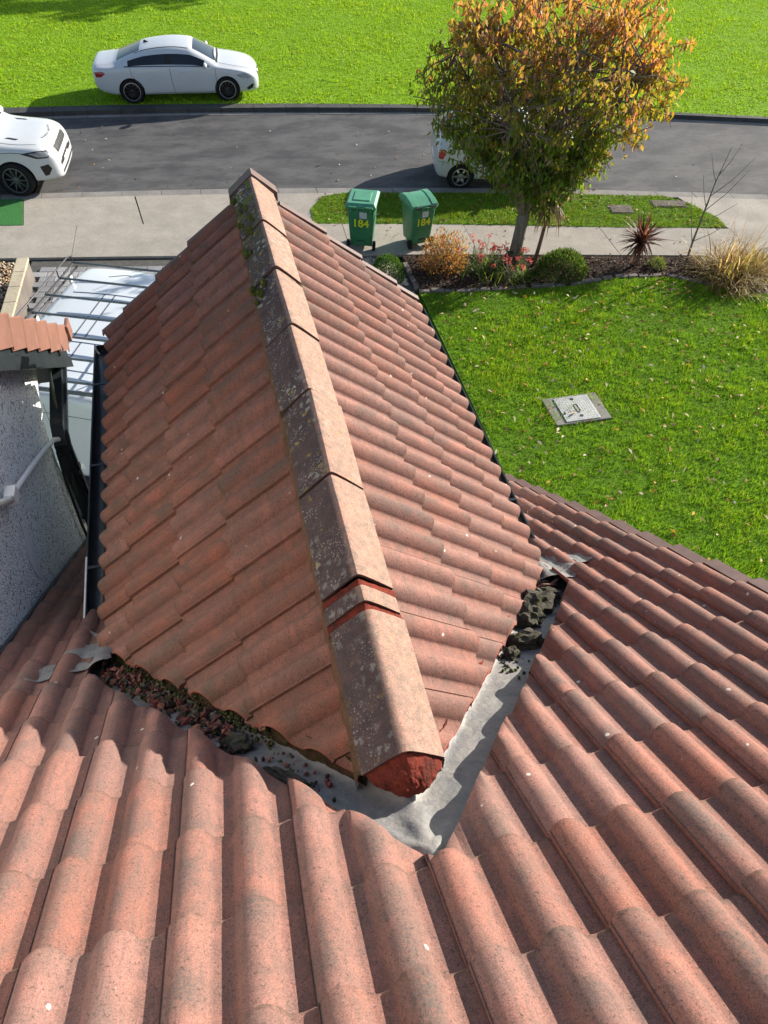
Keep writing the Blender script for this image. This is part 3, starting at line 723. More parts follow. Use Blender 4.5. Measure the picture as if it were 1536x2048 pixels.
def flap(cx, cy, w_, l_, rot, seed, lift=.046):
    V = []; Fc = []; n1, n2 = 18, 14
    for i in range(n1):
        for j in range(n2):
            a = -w_ / 2 + w_ * i / (n1 - 1); b = -l_ / 2 + l_ * j / (n2 - 1)
            sq = 1 - .25 * abs(2 * j / (n2 - 1) - 1) ** 3; a *= sq + .12 * mnoise.noise(Vector((j * .5, seed, 0)))
            x = cx + a * math.cos(rot) - b * math.sin(rot); y = cy + a * math.sin(rot) + b * math.cos(rot)
            z = max(zmain(y) + RH * prof(x - .27) * cM + lift * .45, zgab(x) - .02 if abs(x - XC) < 1.05 else -9) + .010 * mnoise.noise(Vector((x * 16, y * 16, seed)))
            V.append((x, y, z))
    for i in range(n1 - 1):
        for j in range(n2 - 1): a = i * n2 + j; Fc.append((a, a + n2, a + n2 + 1, a + 1))
    link('flashing_flap', mesh('flashing_flap', V, Fc, True, M_LEAD), None, lead)
flap(-.80, 1.93, .20, .24, .3, 1); flap(-.965, 1.84, .12, .12, .1, 2); flap(1.42, 2.00, .20, .30, -.3, 3); flap(1.58, 2.05, .14, .12, -.2, 4)
# ------------------------------------------------------------------ verge caps, walls, gutters of the house
def cap_mesh(L, w_=.075, h_=.085, mat=M_BROWN, lip=.012):
    # L profile running along local y (downslope), x outward, z normal; slightly fanned at the tail
    b = MB()
    pr = [(0, .004), (0, .016), (w_ - .008, .020), (w_, .012), (w_, -h_), (w_ - .008, -h_), (w_ - .008, .006)]
    V = []; n = len(pr)
    for y, g, k in ((-L - .03, -.014, 0), (-.02, 0.012, .004), (0, .0135, .006), (0.006, 0.006, 0.003)):
        for (x, z) in pr: V.append((x + k, y, z + g))
    Fc = [(j * n + i, j * n + (i + 1) % n, (j + 1) * n + (i + 1) % n, (j + 1) * n + i) for j in range(3) for i in range(n)]
    Fc += [tuple(range(n)), tuple(range(3 * n, 4 * n))]
    b.add(V, Fc); b.box((w_ + .002, -.012, -h_ * .5 + .006), (.006, .022, h_ + .02)); return b.mesh('verge_cap', False, mat)
CAPM = cap_mesh(GAU); CAPG = cap_mesh(.318, .050, .09)
for r in range(-3, 18):
    yt = ROW0 + r * GY + .01
    m_ = basis(uM, dM, nM, (1.995, yt, zmain(yt) + .020)); link('verge_cap', CAPM, None, mr, HM @ m_ @ jit())
for side in (-1, 1):
    for ri, s_ in enumerate(SLT):
        # outward = +Y
        d = Vector((side * cG, 0, -sG)); n = Vector((side * sG, 0, cG)); org = Vector((XC + side * s_ * cG, YFR - .045, ZG - s_ * sG)) + n * .022
        m_ = basis((0, 1, 0), d, n, org); link('verge_cap', CAPG, None, dr, HM @ m_)
b = MB(); V = []
for y in (4.405, 4.49):
    for (x, z) in ((-.142, -.118), (-.070, -.055), (0, .004), (.070, -.055), (.142, -.118), (.142, -.175), (0, -.06), (-.142, -.175)): V.append((XC + x, y, ZR + z))
b.add(V, [(i, (i + 1) % 8, 8 + (i + 1) % 8, 8 + i) for i in range(8)] + [tuple(range(8)), tuple(range(8, 16))]).obj('ridge_end_cap', M_BROWN, dr, mw=HM)
# walls of the house below the roof
WZ = zmain(4.2) - .06
hb = MB()
hb.add([(-1.20, 4.2, 0), (1.96, 4.2, 0), (1.96, 4.2, WZ), (-1.20, 4.2, WZ), (1.96, -1.5, 0), (1.96, -1.5, zmain(-1.5) - .06), (-1.20, -1.5, 0), (-1.20, -1.5, zmain(-1.5) - .06)],
       [(0, 1, 2, 3), (1, 4, 5, 2), (4, 6, 7, 5), (6, 0, 3, 7)])
hb.obj('wall', M_DASH, house, mw=HM)
for side in (-1, 1):
    x = XC + side * .965; ztop = zgab(x) - .06; y0 = (Z0 - ztop) / TAN_M - .02
    MB().add([(x, y0, ztop), (x, 4.33, ztop), (x, 4.33, zmain(4.33) - .06)], [(0, 1, 2)]).obj('dormer_cheek', M_DASH, house, mw=HM)
MB().add([(XC - .965, 4.33, zmain(4.33) - .08), (XC + .965, 4.33, zmain(4.33) - .08), (XC + .965, 4.33, zgab(XC + .965) - .06), (XC, 4.33, ZG - .06), (XC - .965, 4.33, zgab(XC - .965) - .06)], [(0, 1, 2, 3, 4)]).obj('dormer_front', M_DASH, house, mw=HM)
def gutter(side, y0, y1):
    xr = XC + side * (1.136 if side < 0 else 1.146); zt = CAM_H - 3.135; r = .055; V = []; Fc = []; n = 11
    ys = np.linspace(y0, y1, 16)
    for y in ys:
        wv = .003 * mnoise.noise(Vector((y * 2.3, side, 0)))
        for ring in (r, r - .004):
            for k in range(n):
                q = math.pi + math.pi * k / (n - 1); V.append((xr + ring * math.cos(q) + wv, y, zt + ring * math.sin(q)))
    m2 = 2 * n
    for j in range(len(ys) - 1):
        for k in range(n - 1):
            a = j * m2 + k; Fc.append((a, a + 1, a + m2 + 1, a + m2)); a += n; Fc.append((a, a + m2, a + m2 + 1, a + 1))
        for k in (0, n - 1): a = j * m2 + k; Fc.append((a, a + n, a + n + m2, a + m2))
    for j in (0, len(ys) - 1):
        for k in range(n - 1): a = j * m2 + k; Fc.append((a, a + 1, a + n + 1, a + n))
    g = MB().add(V, Fc).obj('gutter', M_BLACK, house, auto=35, mw=HM)
    # rolled outer rim + fascia
    MB().tube([(xr + side * .056, y0, zt), (xr + side * .056, y1, zt)], .0065, 6).obj('gutter_rim', M_BLACK, g)
    for yb in np.arange(y0 + .32, y1, .78):
        bb = MB(); pts = [(xr + .060 * math.cos(math.pi + math.pi * k / 10), yb, zt + .060 * math.sin(math.pi + math.pi * k / 10)) for k in range(11)]
        for a, c in zip(pts[:-1], pts[1:]):
            a, c = Vector(a), Vector(c); bb.add([a - Vector((0, .014, 0)), a + Vector((0, .014, 0)), c + Vector((0, .014, 0)), c - Vector((0, .014, 0))], [(0, 1, 2, 3)])
        bb.box((xr, yb, zt + .004), (.122, .018, .006)); bb.obj('gutter_bracket', M_BLACK, g)
    MB().box((XC + side * 1.035, (y0 + .1 + y1) / 2, zt + .03), (.02, y1 - y0 - .1, .14)).obj('fascia', M_BLACK, house, mw=HM)
    MB().add([(xr - .054, y1 - .003, zt - .0), (xr + .054, y1 - .003, zt), (xr + .045, y1 - .003, zt - .035), (xr, y1 - .003, zt - .054), (xr - .045, y1 - .003, zt - .035)], [(0, 1, 2, 3, 4)]).obj('gutter_stop_end', M_BLACK, g)
gutter(-1, 2.33, 4.66); gutter(1, 2.33, 4.66)
MB().tube([(-.892, 2.325, CAM_H - 3.126), (-.892, 2.72, CAM_H - 3.126)], .006, 6).obj('gutter_joint_strip', M_WHITEPVC, house, mw=HM)
# ------------------------------------------------------------------ debris lying in the valley
def zlead(x, y): return max(zmain(y) - LDM, zgab(x) - LDG)
GRP = 'clods of moss and mortar in the right valley'
for i, (u_, ddx, off, sz, lab) in enumerate((
        (0, .875, -.05, (.085, .065, .055), 'large dark mossy clod lying in the right lead valley'),
        (0, .780, -.035, (.058, .066, .058), 'upright grey mossy clod against the right valley tile edge'),
        (0, .955, -.065, (.085, .048, .040), 'long dark clod wedged across the right valley'),
        (0, .685, -.075, (.045, .072, .040), 'lowest dark clod with moss fringe in the right valley'),
        (0, .995, -.020, (.048, .048, .042), 'small crumbly clod near the top of the right valley'),
        (0, .600, -.050, (.034, .030, .026), 'lone small clod below the others in the right valley'))):
    x = XC + ddx; y = yval(ddx) + off * PERP; bb = MB()
    bb.add(*lump((0, 0, 0), sz, i + 3, 3, .55, 1.9))
    o = bb.obj('moss_clod', M_MOSSY, None, False); o.location = (x, y, zlead(x, y) + sz[2] * .7); o.rotation_euler = (RNG.normal(0, .3), RNG.normal(0, .3), RNG.uniform(0, 6)); tag(o, lab, 'moss clod', GRP)
for i, (ddx, off, sz, lab) in enumerate(((1.01, -.055, (.050, .012, .035), 'broken terracotta tile shard standing at the top of right valley'), (1.045, -.075, (.030, .011, .045), 'narrow pointed tile shard beside the standing shard'))):
    x = XC + ddx; y = yval(ddx) + off * PERP
    o = MB().add(*lump((0, 0, 0), sz, i + 21, 1, .5, 1.2)).obj('tile_shard', M_TILE); o.location = (x, y, zlead(x, y) + .05); o.rotation_euler = (.5, .2 + i, .9 * i); tag(o, lab, 'tile shard')
for i, (ddx, off, sz, lab, rz) in enumerate(((-.33, -.11, (.085, .022, .020), 'black rotting stick of moss lying in the left lead valley', .55), (-.47, -.085, (.055, .035, .030), 'black leafy moss clump on the left lead valley', .8))):
    x = XC + ddx; y = yval(ddx) + off * PERP
    o = MB().add(*lump((0, 0, 0), sz, i + 31, 3, .6, 2.2)).obj('moss_clod', M_MOSSY); o.location = (x, y, zlead(x, y) + .02); o.rotation_euler = (0.1, .35, rz + 1.9); tag(o, lab, 'moss clod')
# rubble of red mortar crumbs, left valley (uncountable)
VV = []; CC = []
oc = np.array([(1, 0, 0), (-1, 0, 0), (0, 1, 0), (0, -1, 0), (0, 0, 1), (0, 0, -1)], float); of = [(0, 2, 4), (2, 1, 4), (1, 3, 4), (3, 0, 4), (2, 0, 5), (1, 2, 5), (3, 1, 5), (0, 3, 5)]
for k in range(620):
    a = RNG.uniform() ** .9; ddx = -1.04 + .56 * a; off = RNG.normal(-.062, .030)
    if k % 9 == 0: ddx = RNG.uniform(-.5, -.2)
    if off > .01 or off < -.14: continue
    x = XC + ddx; y = yval(ddx) + off * PERP; s = RNG.uniform(.006, .024) * (1 if k % 3 else .6); R = np.linalg.qr(RNG.normal(size=(3, 3)))[0]
    v = (oc * np.array([1, RNG.uniform(.5, 1), RNG.uniform(.4, .9)])) @ R.T * s + np.array([x, y, zlead(x, y) + RNG.uniform(.3, 1.2) * s + (.02 if RNG.uniform() < .3 else 0)])
    c = np.array(((.17, .045, .035), (.10, .045, .035), (.055, .045, .03), (.05, .055, .015), (.22, .09, .06), (.30, .13, .09))[RNG.integers(6)]) * RNG.uniform(.7, 1.2)
    for f in of: VV += [v[i] for i in f]; CC += [c] * 3
o = link('mortar_rubble', big_mesh('mortar_rubble', np.array(VV), 3, M_STONES, np.array(CC))); kind(o, 'stuff', 'red and black mortar crumbs filling the left valley')
VV = []; CC = []
for k in range(520):      # moss crumbs on the right clods and mossy ledge on the left
    if k % 2: ddx = RNG.uniform(.52, 1.02); off = RNG.normal(-.05, .030)
    else: ddx = RNG.uniform(-1.0, -.35); off = RNG.normal(-.010, .014)
    x = XC + ddx; y = yval(ddx) + off * PERP; s = RNG.uniform(.003, .010); R = np.linalg.qr(RNG.normal(size=(3, 3)))[0]
    v = oc @ R.T * s + np.array([x, y, zlead(x, y) + RNG.uniform(.2, 1.4) * s + (.03 if k % 2 == 0 else 0)])
    c = np.array(((.06, .05, .03), (.055, .075, .012), (.03, .028, .02))[RNG.integers(3)])
    for f in of: VV += [v[i] for i in f]; CC += [c] * 3
o = link('moss_crumbs', big_mesh('moss_crumbs', np.array(VV), 3, M_STONES, np.array(CC))); kind(o, 'stuff', 'dark moss crumbs scattered along both valleys')
# ------------------------------------------------------------------ neighbouring house
nb = thing('neighbour_house', 'white pebble dashed neighbouring gable wall with terracotta verge tiles', 'house', (-2.5, 2.0, 0))
NM = Matrix.Translation((2.5, -2.0, 0)); NX = -1.245
ZN = 8.53                                     # neighbour roof plane: z = ZN - TAN_M*y
def znb(y): return ZN - TAN_M * y
poly = [(-1.6, 0.0), (4.03, 0.0), (4.03, 4.50), (4.07, 4.72), (4.18, 4.90), (4.38, 5.03), (4.5, 5.06), (4.5, znb(4.5) - .20), (-1.6, znb(-1.6) - .20)]
b = MB(); n = len(poly); V = [(NX, y, z) for y, z in poly] + [(NX - .30, y, z) for y, z in poly]
b.add(V, [tuple(range(n)), tuple(range(2 * n - 1, n - 1, -1))] + [(i, (i + 1) % n, n + (i + 1) % n, n + i) for i in range(n)]).obj('gable_wall', M_DASH, nb, mw=NM)
MB().add([(NX - .02, 3.98, 0), (NX - 5, 3.98, 0), (NX - 5, 3.98, 5.0), (NX - .02, 3.98, 5.0)], [(0, 1, 2, 3)]).obj('front_wall', M_DASH, nb, mw=NM)
V = [(NX - .003, -1.7, znb(-1.7)), (NX - .003, 5.12, znb(5.12)), (NX - 5, 5.12, znb(5.12)), (NX - 5, -1.7, znb(-1.7))]
V += [(x, y, z - .05) for x, y, z in V]
nroof = MB().add(V, [(0, 1, 2, 3), (4, 7, 6, 5), (0, 4, 5, 1), (1, 5, 6, 2), (2, 6, 7, 3), (3, 7, 4, 0)]).obj('roof', M_TERRA, nb, mw=NM)
capn = cap_mesh(.30, .095, .165, M_TERRA)
for k in range(-4, 22):
    yt = 0.27 + k * .30 * cM
    if yt > 5.2: continue
    link('verge_tile', capn, None, nroof, basis(uM, dM, nM, (NX, yt, znb(yt) + .0)) @ jit(1.5) @ Matrix.Rotation(.02, 4, 'Y'))
# barge board, boxed soffit, eaves box
V = [];
for x in (NX + .004, NX + .075):
    V += [(x, -1.6, znb(-1.6) - .10), (x, 5.02, znb(5.02) - .10), (x, 5.02, znb(5.02) - .26), (x, 4.72, znb(4.72) - .33), (x, -1.6, znb(-1.6) - .33)]
MB().add(V, [(0, 1, 2, 3, 4), (9, 8, 7, 6, 5)] + [(i, (i + 1) % 5, 5 + (i + 1) % 5, 5 + i) for i in range(5)]).obj('barge_board', M_BLACK, nb, mw=NM)
V = []
for x in (NX + .075, NX + .116):  # trim brought outward to cast a straight shadow edge on the wall
    V += [(x, -1.6, znb(-1.6) - .26), (x, 4.9, znb(4.9) - .26), (x, 4.9, znb(4.9) - .35), (x, -1.6, znb(-1.6) - .35)]
MB().add(V, [(0, 1, 2, 3), (7, 6, 5, 4)] + [(i, (i + 1) % 4, 4 + (i + 1) % 4, 4 + i) for i in range(4)]).obj('soffit_trim', M_BLACK, nb, mw=NM)
MB().box((NX - 2.4, 4.80, znb(4.95) - .12), (4.9, .40, .18)).obj('soffit_box', M_BLACK, nb, mw=NM)
MB().tube([(NX + .10, 5.16, znb(5.1) - .09), (NX - 5, 5.16, znb(5.1) - .09)], .055, 12).obj('eaves_gutter', M_BLACK, nb, mw=NM)
MB().bbox((NX + .105, 5.17, znb(5.1) - .06), (.03, .13, .13), .01).obj('gutter_stop_end', M_TERRA, nb, mw=NM)
def sqpipe(pts, w_):
    b = MB(); V = []; n = len(pts)
    for i, p in enumerate(pts):
        p = Vector(p); t = (Vector(pts[min(i + 1, n - 1)]) - Vector(pts[max(i - 1, 0)])).normalized(); a = Vector((1, 0, 0)); c = t.cross(a).normalized()
        for s1, s2 in ((-1, -1), (1, -1), (1, 1), (-1, 1)): V.append(p + a * s1 * w_ / 2 + c * s2 * w_ / 2)
    Fc = [(i * 4 + k, i * 4 + (k + 1) % 4, (i + 1) * 4 + (k + 1) % 4, (i + 1) * 4 + k) for i in range(n - 1) for k in range(4)] + [(3, 2, 1, 0), tuple(4 * n - 4 + k for k in range(4))]
    return b.add(V, Fc)
DP = NX + .055
dpo = sqpipe([(DP, 4.86, 4.86), (DP, 4.72, 4.82), (DP, 4.16, 4.70), (DP, 4.09, 4.62), (DP, 4.09, 3.0), (DP, 4.09, .1)], .080).obj('downpipe', M_BLACK, nb, mw=NM)
sqpipe([(DP + .045, 4.70, 4.80), (DP + .045, 4.14, 4.67), (DP + .045, 4.085, 4.58), (DP + .045, 4.085, 3.4)], .03).obj('pipe_rib', M_BLACK, dpo)
for z_ in (4.35, 3.9): MB().box((DP, 4.10, z_), (.11, .10, .035)).obj('pipe_clip', M_BLACK, dpo)
MB().tube([(NX + .03, 4.02, 4.60), (NX + .035, 3.93, 4.40), (NX + .03, 3.90, 4.0), (NX + .03, 3.93, 3.5), (NX + .03, 3.96, 3.1)], .010, 6).obj('cable', M_BLACK, nb, mw=NM)
MB().tube([(NX + .07, 4.42, 4.98), (NX + .06, 4.30, 4.80), (NX + .06, 4.14, 4.55), (NX + .05, 3.98, 4.2)], .009, 6).obj('cable', M_BLACK, nb, mw=NM)
wp = MB().tube([(NX + .05, 4.12, 4.62), (NX + .05, 3.98, 4.74), (NX + .05, 3.72, 4.885), (NX + .05, 3.40, 5.05), (NX + .05, 3.02, 5.235)], .017, 10).obj('white_pipe', M_WHITEPVC, nb, True, mw=NM)
MB().bbox((NX + .05, 2.97, 5.26), (.055, .085, .075), .008).obj('pipe_elbow', M_WHITEPVC, wp)
MB().tube([(NX + .05, 2.93, 5.27), (NX + .05, 2.6, 5.55), (NX + .05, 2.2, 5.86)], .020, 10).obj('pipe_run', M_WHITEPVC, wp, True)
V = [(NX + .006, 2.98 + (.055 * math.cos(q) + .018 * math.sin(3 * q + 1)) + .05 * math.sin(q), 4.80 + .20 * math.sin(q) + .02 * math.cos(4 * q)) for q in np.linspace(0, 2 * math.pi, 18, endpoint=False)]
b = MB(); b.add([(p[0] - .003, p[1], p[2]) for p in V] + [(p[0] - .006, p[1], p[2]) for p in V], [tuple(range(18))] + [(i, (i + 1) % 18, 18 + (i + 1) % 18, 18 + i) for i in range(18)]).obj('render_patch', M_RENDER, nb, mw=NM)
MB().tube([(NX + .03, y, zmain(y) + .03) for y in np.linspace(-1, 4.02, 30)], .018, 6).obj('wall_abutment_flashing', M_BLACK, nb, mw=NM)

#---VEHICLES---
# ------------------------------------------------------------------ vehicles
def subdiv(V, Fc, mats, lv):
    me = mesh('c', V, Fc); me.polygons.foreach_set('material_index', mats)
    o = bpy.data.objects.new('c', me); COL.objects.link(o); md = o.modifiers.new('s', 'SUBSURF'); md.levels = lv; md.render_levels = lv
    dg = bpy.context.evaluated_depsgraph_get(); m2 = bpy.data.meshes.new_from_object(o.evaluated_get(dg)); bpy.data.objects.remove(o); return m2
class Car:
    """lofted body: stations along x (nose at +x), glass separated by station range; y to the left."""
    def __init__(s, root, stations, side_glass, front_glass, rear_glass, wheels, wr, wt, paint, lower=None, arch=1.10):
        s.root = root; R_ = []; s.paint = paint
        xs = [q[0] for q in stations]
        for (x, zT, hwT, zs, hw, zb) in stations:
            cab = zT - zs
            half = [(0, zb), (hw * .80, zb), (hw * .955, zb + .05), (hw * .985, zb + .16), (hw, zb + (zs - zb) * .62), (hw * .985, zs - .03), (hw * .955, zs + min(.02, cab * .15))]
            x6, z6 = half[-1]
            half += [(x6 + (hwT + .045 - x6) * .80 - .0 + .02, z6 + (zT - .05 - z6) * .83), (hwT + .02, zT - .045), (hwT * .90, zT - .012), (hwT * .5, zT - .002 + .008), (0, zT + .012)]
            R_.append(half)
        nh = len(R_[0]); V = []; ns = len(stations)
        for i, h in enumerate(R_):
            ring = [(xs[i], y, z) for y, z in h] + [(xs[i], -y, z) for y, z in h[-2:0:-1]]
            V += ring
        nr = 2 * nh - 2; Fc = []; mats = []
        for i in range(ns - 1):
            for k in range(nr):
                kk = min(k, nr - 1 - k); mt = 0; xm = (xs[i] + xs[i + 1]) / 2
                if kk == 6 and any(a < xm < b for a, b in side_glass): mt = 1
                elif kk == 6 and side_glass[0][0] < xm < side_glass[-1][1]: mt = 4
                if kk in (9, 10) and front_glass and front_glass[0] < xm < front_glass[1]: mt = 2
                if kk in (9, 10) and rear_glass and rear_glass[0] < xm < rear_glass[1]: mt = 3
                Fc.append((i * nr + k, (i + 1) * nr + k, (i + 1) * nr + (k + 1) % nr, i * nr + (k + 1) % nr)); mats.append(mt)
        Fc.append(tuple(range(nr))); mats.append(0); Fc.append(tuple((ns - 1) * nr + k for k in range(nr - 1, -1, -1))); mats.append(0)
        m = subdiv(V, Fc, mats, 2); bm = bmesh.new(); bm.from_mesh(m); bmesh.ops.recalc_face_normals(bm, faces=bm.faces)
        s.bvh = BVHTree.FromBMesh(bm)
        parts = {}
        for mi, nm, mt in ((0, 'body', paint), (1, 'side_window', M_GLASS), (2, 'windscreen', M_GLASS), (3, 'rear_window', M_GLASS), (4, 'window_pillar', M_TRIM)):
            b2 = bm.copy(); bmesh.ops.delete(b2, geom=[f for f in b2.faces if f.material_index != mi], context='FACES')
            if not b2.faces: b2.free(); continue
            if mi == 1:
                islands = []; seen = set()
                for f in b2.faces:
                    if f in seen: continue
                    st = [f]; seen.add(f); isl = []
                    while st:
                        g = st.pop(); isl.append(g)
                        for ed in g.edges:
                            for h in ed.link_faces:
                                if h not in seen: seen.add(h); st.append(h)
                    islands.append([q.index for q in isl])
                b2.faces.ensure_lookup_table(); b2.faces.index_update()
                lists = []
                seen = set()
                for f in b2.faces:
                    if f.index in seen: continue
                    st = [f]; seen.add(f.index); isl = []
                    while st:
                        g = st.pop(); isl.append(g.index)
                        for ed in g.edges:
                            for h in ed.link_faces:
                                if h.index not in seen: seen.add(h.index); st.append(h)
                    lists.append(set(isl))
                for L_ in lists:
                    b3 = b2.copy(); bmesh.ops.delete(b3, geom=[f for f in b3.faces if f.index not in L_], context='FACES')
                    me = bpy.data.meshes.new(nm); b3.to_mesh(me); b3.free(); s.fin(me, mt); link(nm, me, None, root)
                b2.free(); continue
            me = bpy.data.meshes.new(nm); b2.to_mesh(me); b2.free(); s.fin(me, mt)
            parts[nm] = link(nm, me, None, root)
        bm.free(); bpy.data.meshes.remove(m); s.body = parts['body']
        # wheel arches cut through the body
        co = []
        for (x, y) in wheels:
            cm = MB().lathe([(0.001, y - .26 if y > 0 else y - .20), (wr * arch, y - .26 if y > 0 else y - .20), (wr * arch, y + .20 if y > 0 else y + .26), (0.001, y + .20 if y > 0 else y + .26)], 40, 'Y', (x, 0, wr * 1.0)).mesh('k')
            k = bpy.data.objects.new('k', cm); COL.objects.link(k); co.append(k)
            md = s.body.modifiers.new('b', 'BOOLEAN'); md.operation = 'DIFFERENCE'; md.solver = 'FAST'; md.object = k
        mw0 = root.matrix_world.copy(); l0, r0 = root.location.copy(), root.rotation_euler.copy()
        sc0 = root.scale.copy(); root.scale = (1, 1, 1); root.location = (0, 0, 0); root.rotation_euler = (0, 0, 0); bpy.context.view_layer.update()
        dg = bpy.context.evaluated_depsgraph_get(); m2 = bpy.data.meshes.new_from_object(s.body.evaluated_get(dg))
        s.body.modifiers.clear(); s.body.data = m2
        for k in co: bpy.data.objects.remove(k)
        root.location, root.rotation_euler, root.scale = l0, r0, sc0
        m2.materials.clear(); m2.materials.append(paint); m2.polygons.foreach_set('material_index', [0] * len(m2.polygons)); s.fin(m2, None)
        for (x, y) in wheels:
            inn = -1 if y > 0 else 1
            # dark inner arch liner
            MB().lathe([(0.02, y + inn * .19), (wr * arch * .99, y + inn * .19), (wr * arch * .99, y - inn * .02)], 30, 'Y', (x, 0, wr)).obj('arch_liner', M_TRIM, root)
    def fin(s, me, mt):
        me.materials.clear() if mt else None
        if mt: me.materials.append(mt); me.polygons.foreach_set('material_index', [0] * len(me.polygons))
        me.polygons.foreach_set('use_smooth', [True] * len(me.polygons)); me.set_sharp_from_angle(angle=math.radians(38)); me.update()
    def ray(s, o, d):
        h = s.bvh.ray_cast(Vector(o), Vector(d)); return h[0], h[1]
    def proj(s, a, b, mode):
        if mode == 'R': h = s.ray((a, -3, b), (0, 1, 0))
        elif mode == 'L': h = s.ray((a, 3, b), (0, -1, 0))
        elif mode == 'F': h = s.ray((5, a, b), (-1, 0, 0))
        elif mode == 'B': h = s.ray((-5, a, b), (1, 0, 0))
        elif mode == 'T': h = s.ray((a, b, 4), (0, 0, -1))
        return h
    def ribbon(s, name, pts, mode, w_=.012, mat=M_SEAM, off=.003, parent=None, sub=5):
        P = []
        for a, b in zip(pts[:-1], pts[1:]):
            for t in range(sub): P.append((a[0] + (b[0] - a[0]) * t / sub, a[1] + (b[1] - a[1]) * t / sub))
        P.append(pts[-1]); V = []; Fc = []
        for i, p in enumerate(P):
            q = P[min(i + 1, len(P) - 1)]; r = P[max(i - 1, 0)]; tx, ty = q[0] - r[0], q[1] - r[1]; l = math.hypot(tx, ty) or 1; nx, ny = -ty / l * w_ / 2, tx / l * w_ / 2
            for sg in (-1, 1):
                h, nn = s.proj(p[0] + nx * sg, p[1] + ny * sg, mode)
                if h is None: return None
                V.append(h + nn * off)
        for i in range(len(P) - 1): Fc.append((2 * i, 2 * i + 1, 2 * i + 3, 2 * i + 2))
        return link(name, mesh(name, V, Fc, True, mat), None, parent or s.root)
    def patch(s, name, outline, mode, mat, off=.006, parent=None, rings=4, bulge=0.0):
        O = []
        for a, b in zip(outline, outline[1:] + outline[:1]):
            for t in range(4): O.append((a[0] + (b[0] - a[0]) * t / 4, a[1] + (b[1] - a[1]) * t / 4))
        cx = sum(p[0] for p in O) / len(O); cy = sum(p[1] for p in O) / len(O); n = len(O); V = []; Fc = []
        for r in range(rings + 1):
            t = 1 - r / rings * .98
            for p in O:
                h, nn = s.proj(cx + (p[0] - cx) * t, cy + (p[1] - cy) * t, mode)
                if h is None: h, nn = Vector(V[-1]) if V else Vector((0, 0, -1)), Vector((0, 0, 0))
                V.append(h + nn * (off * (1 if r else -.4) + bulge * (1 - t)))
        for r in range(rings):
            for k in range(n): Fc.append((r * n + k, r * n + (k + 1) % n, (r + 1) * n + (k + 1) % n, (r + 1) * n + k))
        Fc.append(tuple(rings * n + k for k in range(n)))
        return MB().add(V, Fc).obj(name, mat, parent or s.root, True)
def wheel(root, x, y, r, wd, rimr, rim_mat, spokes, tyre_w=.22, steer=0.0, lipmat=None, spw=.035, double=False):
    out = 1 if y > 0 else -1
    t = MB().lathe([(rimr, -wd / 2), (rimr + .01, -wd / 2 - .006), (r - .02, -wd / 2), (r, -wd / 2 + .03), (r, wd / 2 - .03), (r - .02, wd / 2), (rimr + .01, wd / 2 + .006), (rimr, wd / 2), (rimr, -wd / 2)], 40, 'Y').obj('wheel', M_RUBBER, root, auto=40)
    t.location = (x, y, r); t.rotation_euler = (0, 0, steer)
    b = MB(); f = out * wd * .36
    b.lathe([(rimr + .004, out * wd * .5), (rimr - .018, out * wd * .5), (rimr - .022, out * wd * .30), (rimr - .03, 0.0), (0.01, -out * .01)], 40, 'Y')
    bs = MB()
    for k in range(spokes):
        for da in ((-.10, .10) if double else (0,)):
            q = 2 * math.pi * k / spokes; ca, sa = math.cos(q), math.sin(q); cb, sb_ = math.cos(q + da), math.sin(q + da)
            w0, w1 = spw * 1.1, spw * .75; V = []
            for (rr, ww, dy, c_, s_) in ((.045, w0, f, ca, sa), (rimr * .6, w1, f + out * .012, cb, sb_), (rimr - .012, w1 * .9, f - out * .004, cb, sb_)):
                for sg in (-1, 1):
                    for th in (0, -out * .025): V.append((rr * c_ - sg * ww / 2 * s_, dy + th, rr * s_ + sg * ww / 2 * c_))
            Fc = []
            for i in range(2):
                o_ = 4 * i; Fc += [(o_, o_ + 2, o_ + 6, o_ + 4), (o_ + 1, o_ + 5, o_ + 7, o_ + 3), (o_, o_ + 4, o_ + 5, o_ + 1), (o_ + 2, o_ + 3, o_ + 7, o_ + 6)]
            bs.add(V, Fc + [(0, 1, 3, 2), (8, 10, 11, 9)])
    bs.lathe([(0.005, f + out * .012), (.06, f + out * .006), (.07, f - out * .03)], 16, 'Y')
    dark = MB(); dark.V, dark.F = b.V, b.F
    dark.obj('wheel_barrel', M_TRIM, t, auto=40)
    bs.obj('rim', rim_mat, t)
    MB().lathe([(rimr + .006, out * (wd * .5 + .004)), (rimr - .012, out * (wd * .5 + .006)), (rimr - .020, out * (wd * .5 - .01))], 40, 'Y').obj('rim_lip', lipmat or rim_mat, t, auto=40)
    return t
def mirror(root, x, y, z, mat, s=1.0):
    o = 1 if y > 0 else -1; b = MB(); V, Fc = lump((0, 0, 0), (.075 * s, .115 * s, .075 * s), 1, 2, .0)
    V = [(v[0] * (1.0 if v[0] > -.02 else .35), v[1], v[2]) for v in V]; b.add([(x + v[0], y + o * .09 + v[1], z + v[2]) for v in V], Fc)
    m_ = b.obj('door_mirror', mat, root, True)
    MB().box((x, y, z - .05), (.06, .10, .03)).obj('mirror_arm', M_TRIM, m_)
def rounded_text(txt, size, mat, name, parent, mw, ext=.002):
    cu = bpy.data.curves.new('t', 'FONT'); cu.body = txt; cu.size = size; cu.extrude = ext; cu.align_x = 'CENTER'; cu.align_y = 'CENTER'; cu.offset = size * .018
    o = bpy.data.objects.new('t', cu); COL.objects.link(o); dg = bpy.context.evaluated_depsgraph_get(); m = bpy.data.meshes.new_from_object(o.evaluated_get(dg)); bpy.data.objects.remove(o); bpy.data.curves.remove(cu)
    m.materials.clear(); m.materials.append(mat); return link(name, m, None, parent, mw)
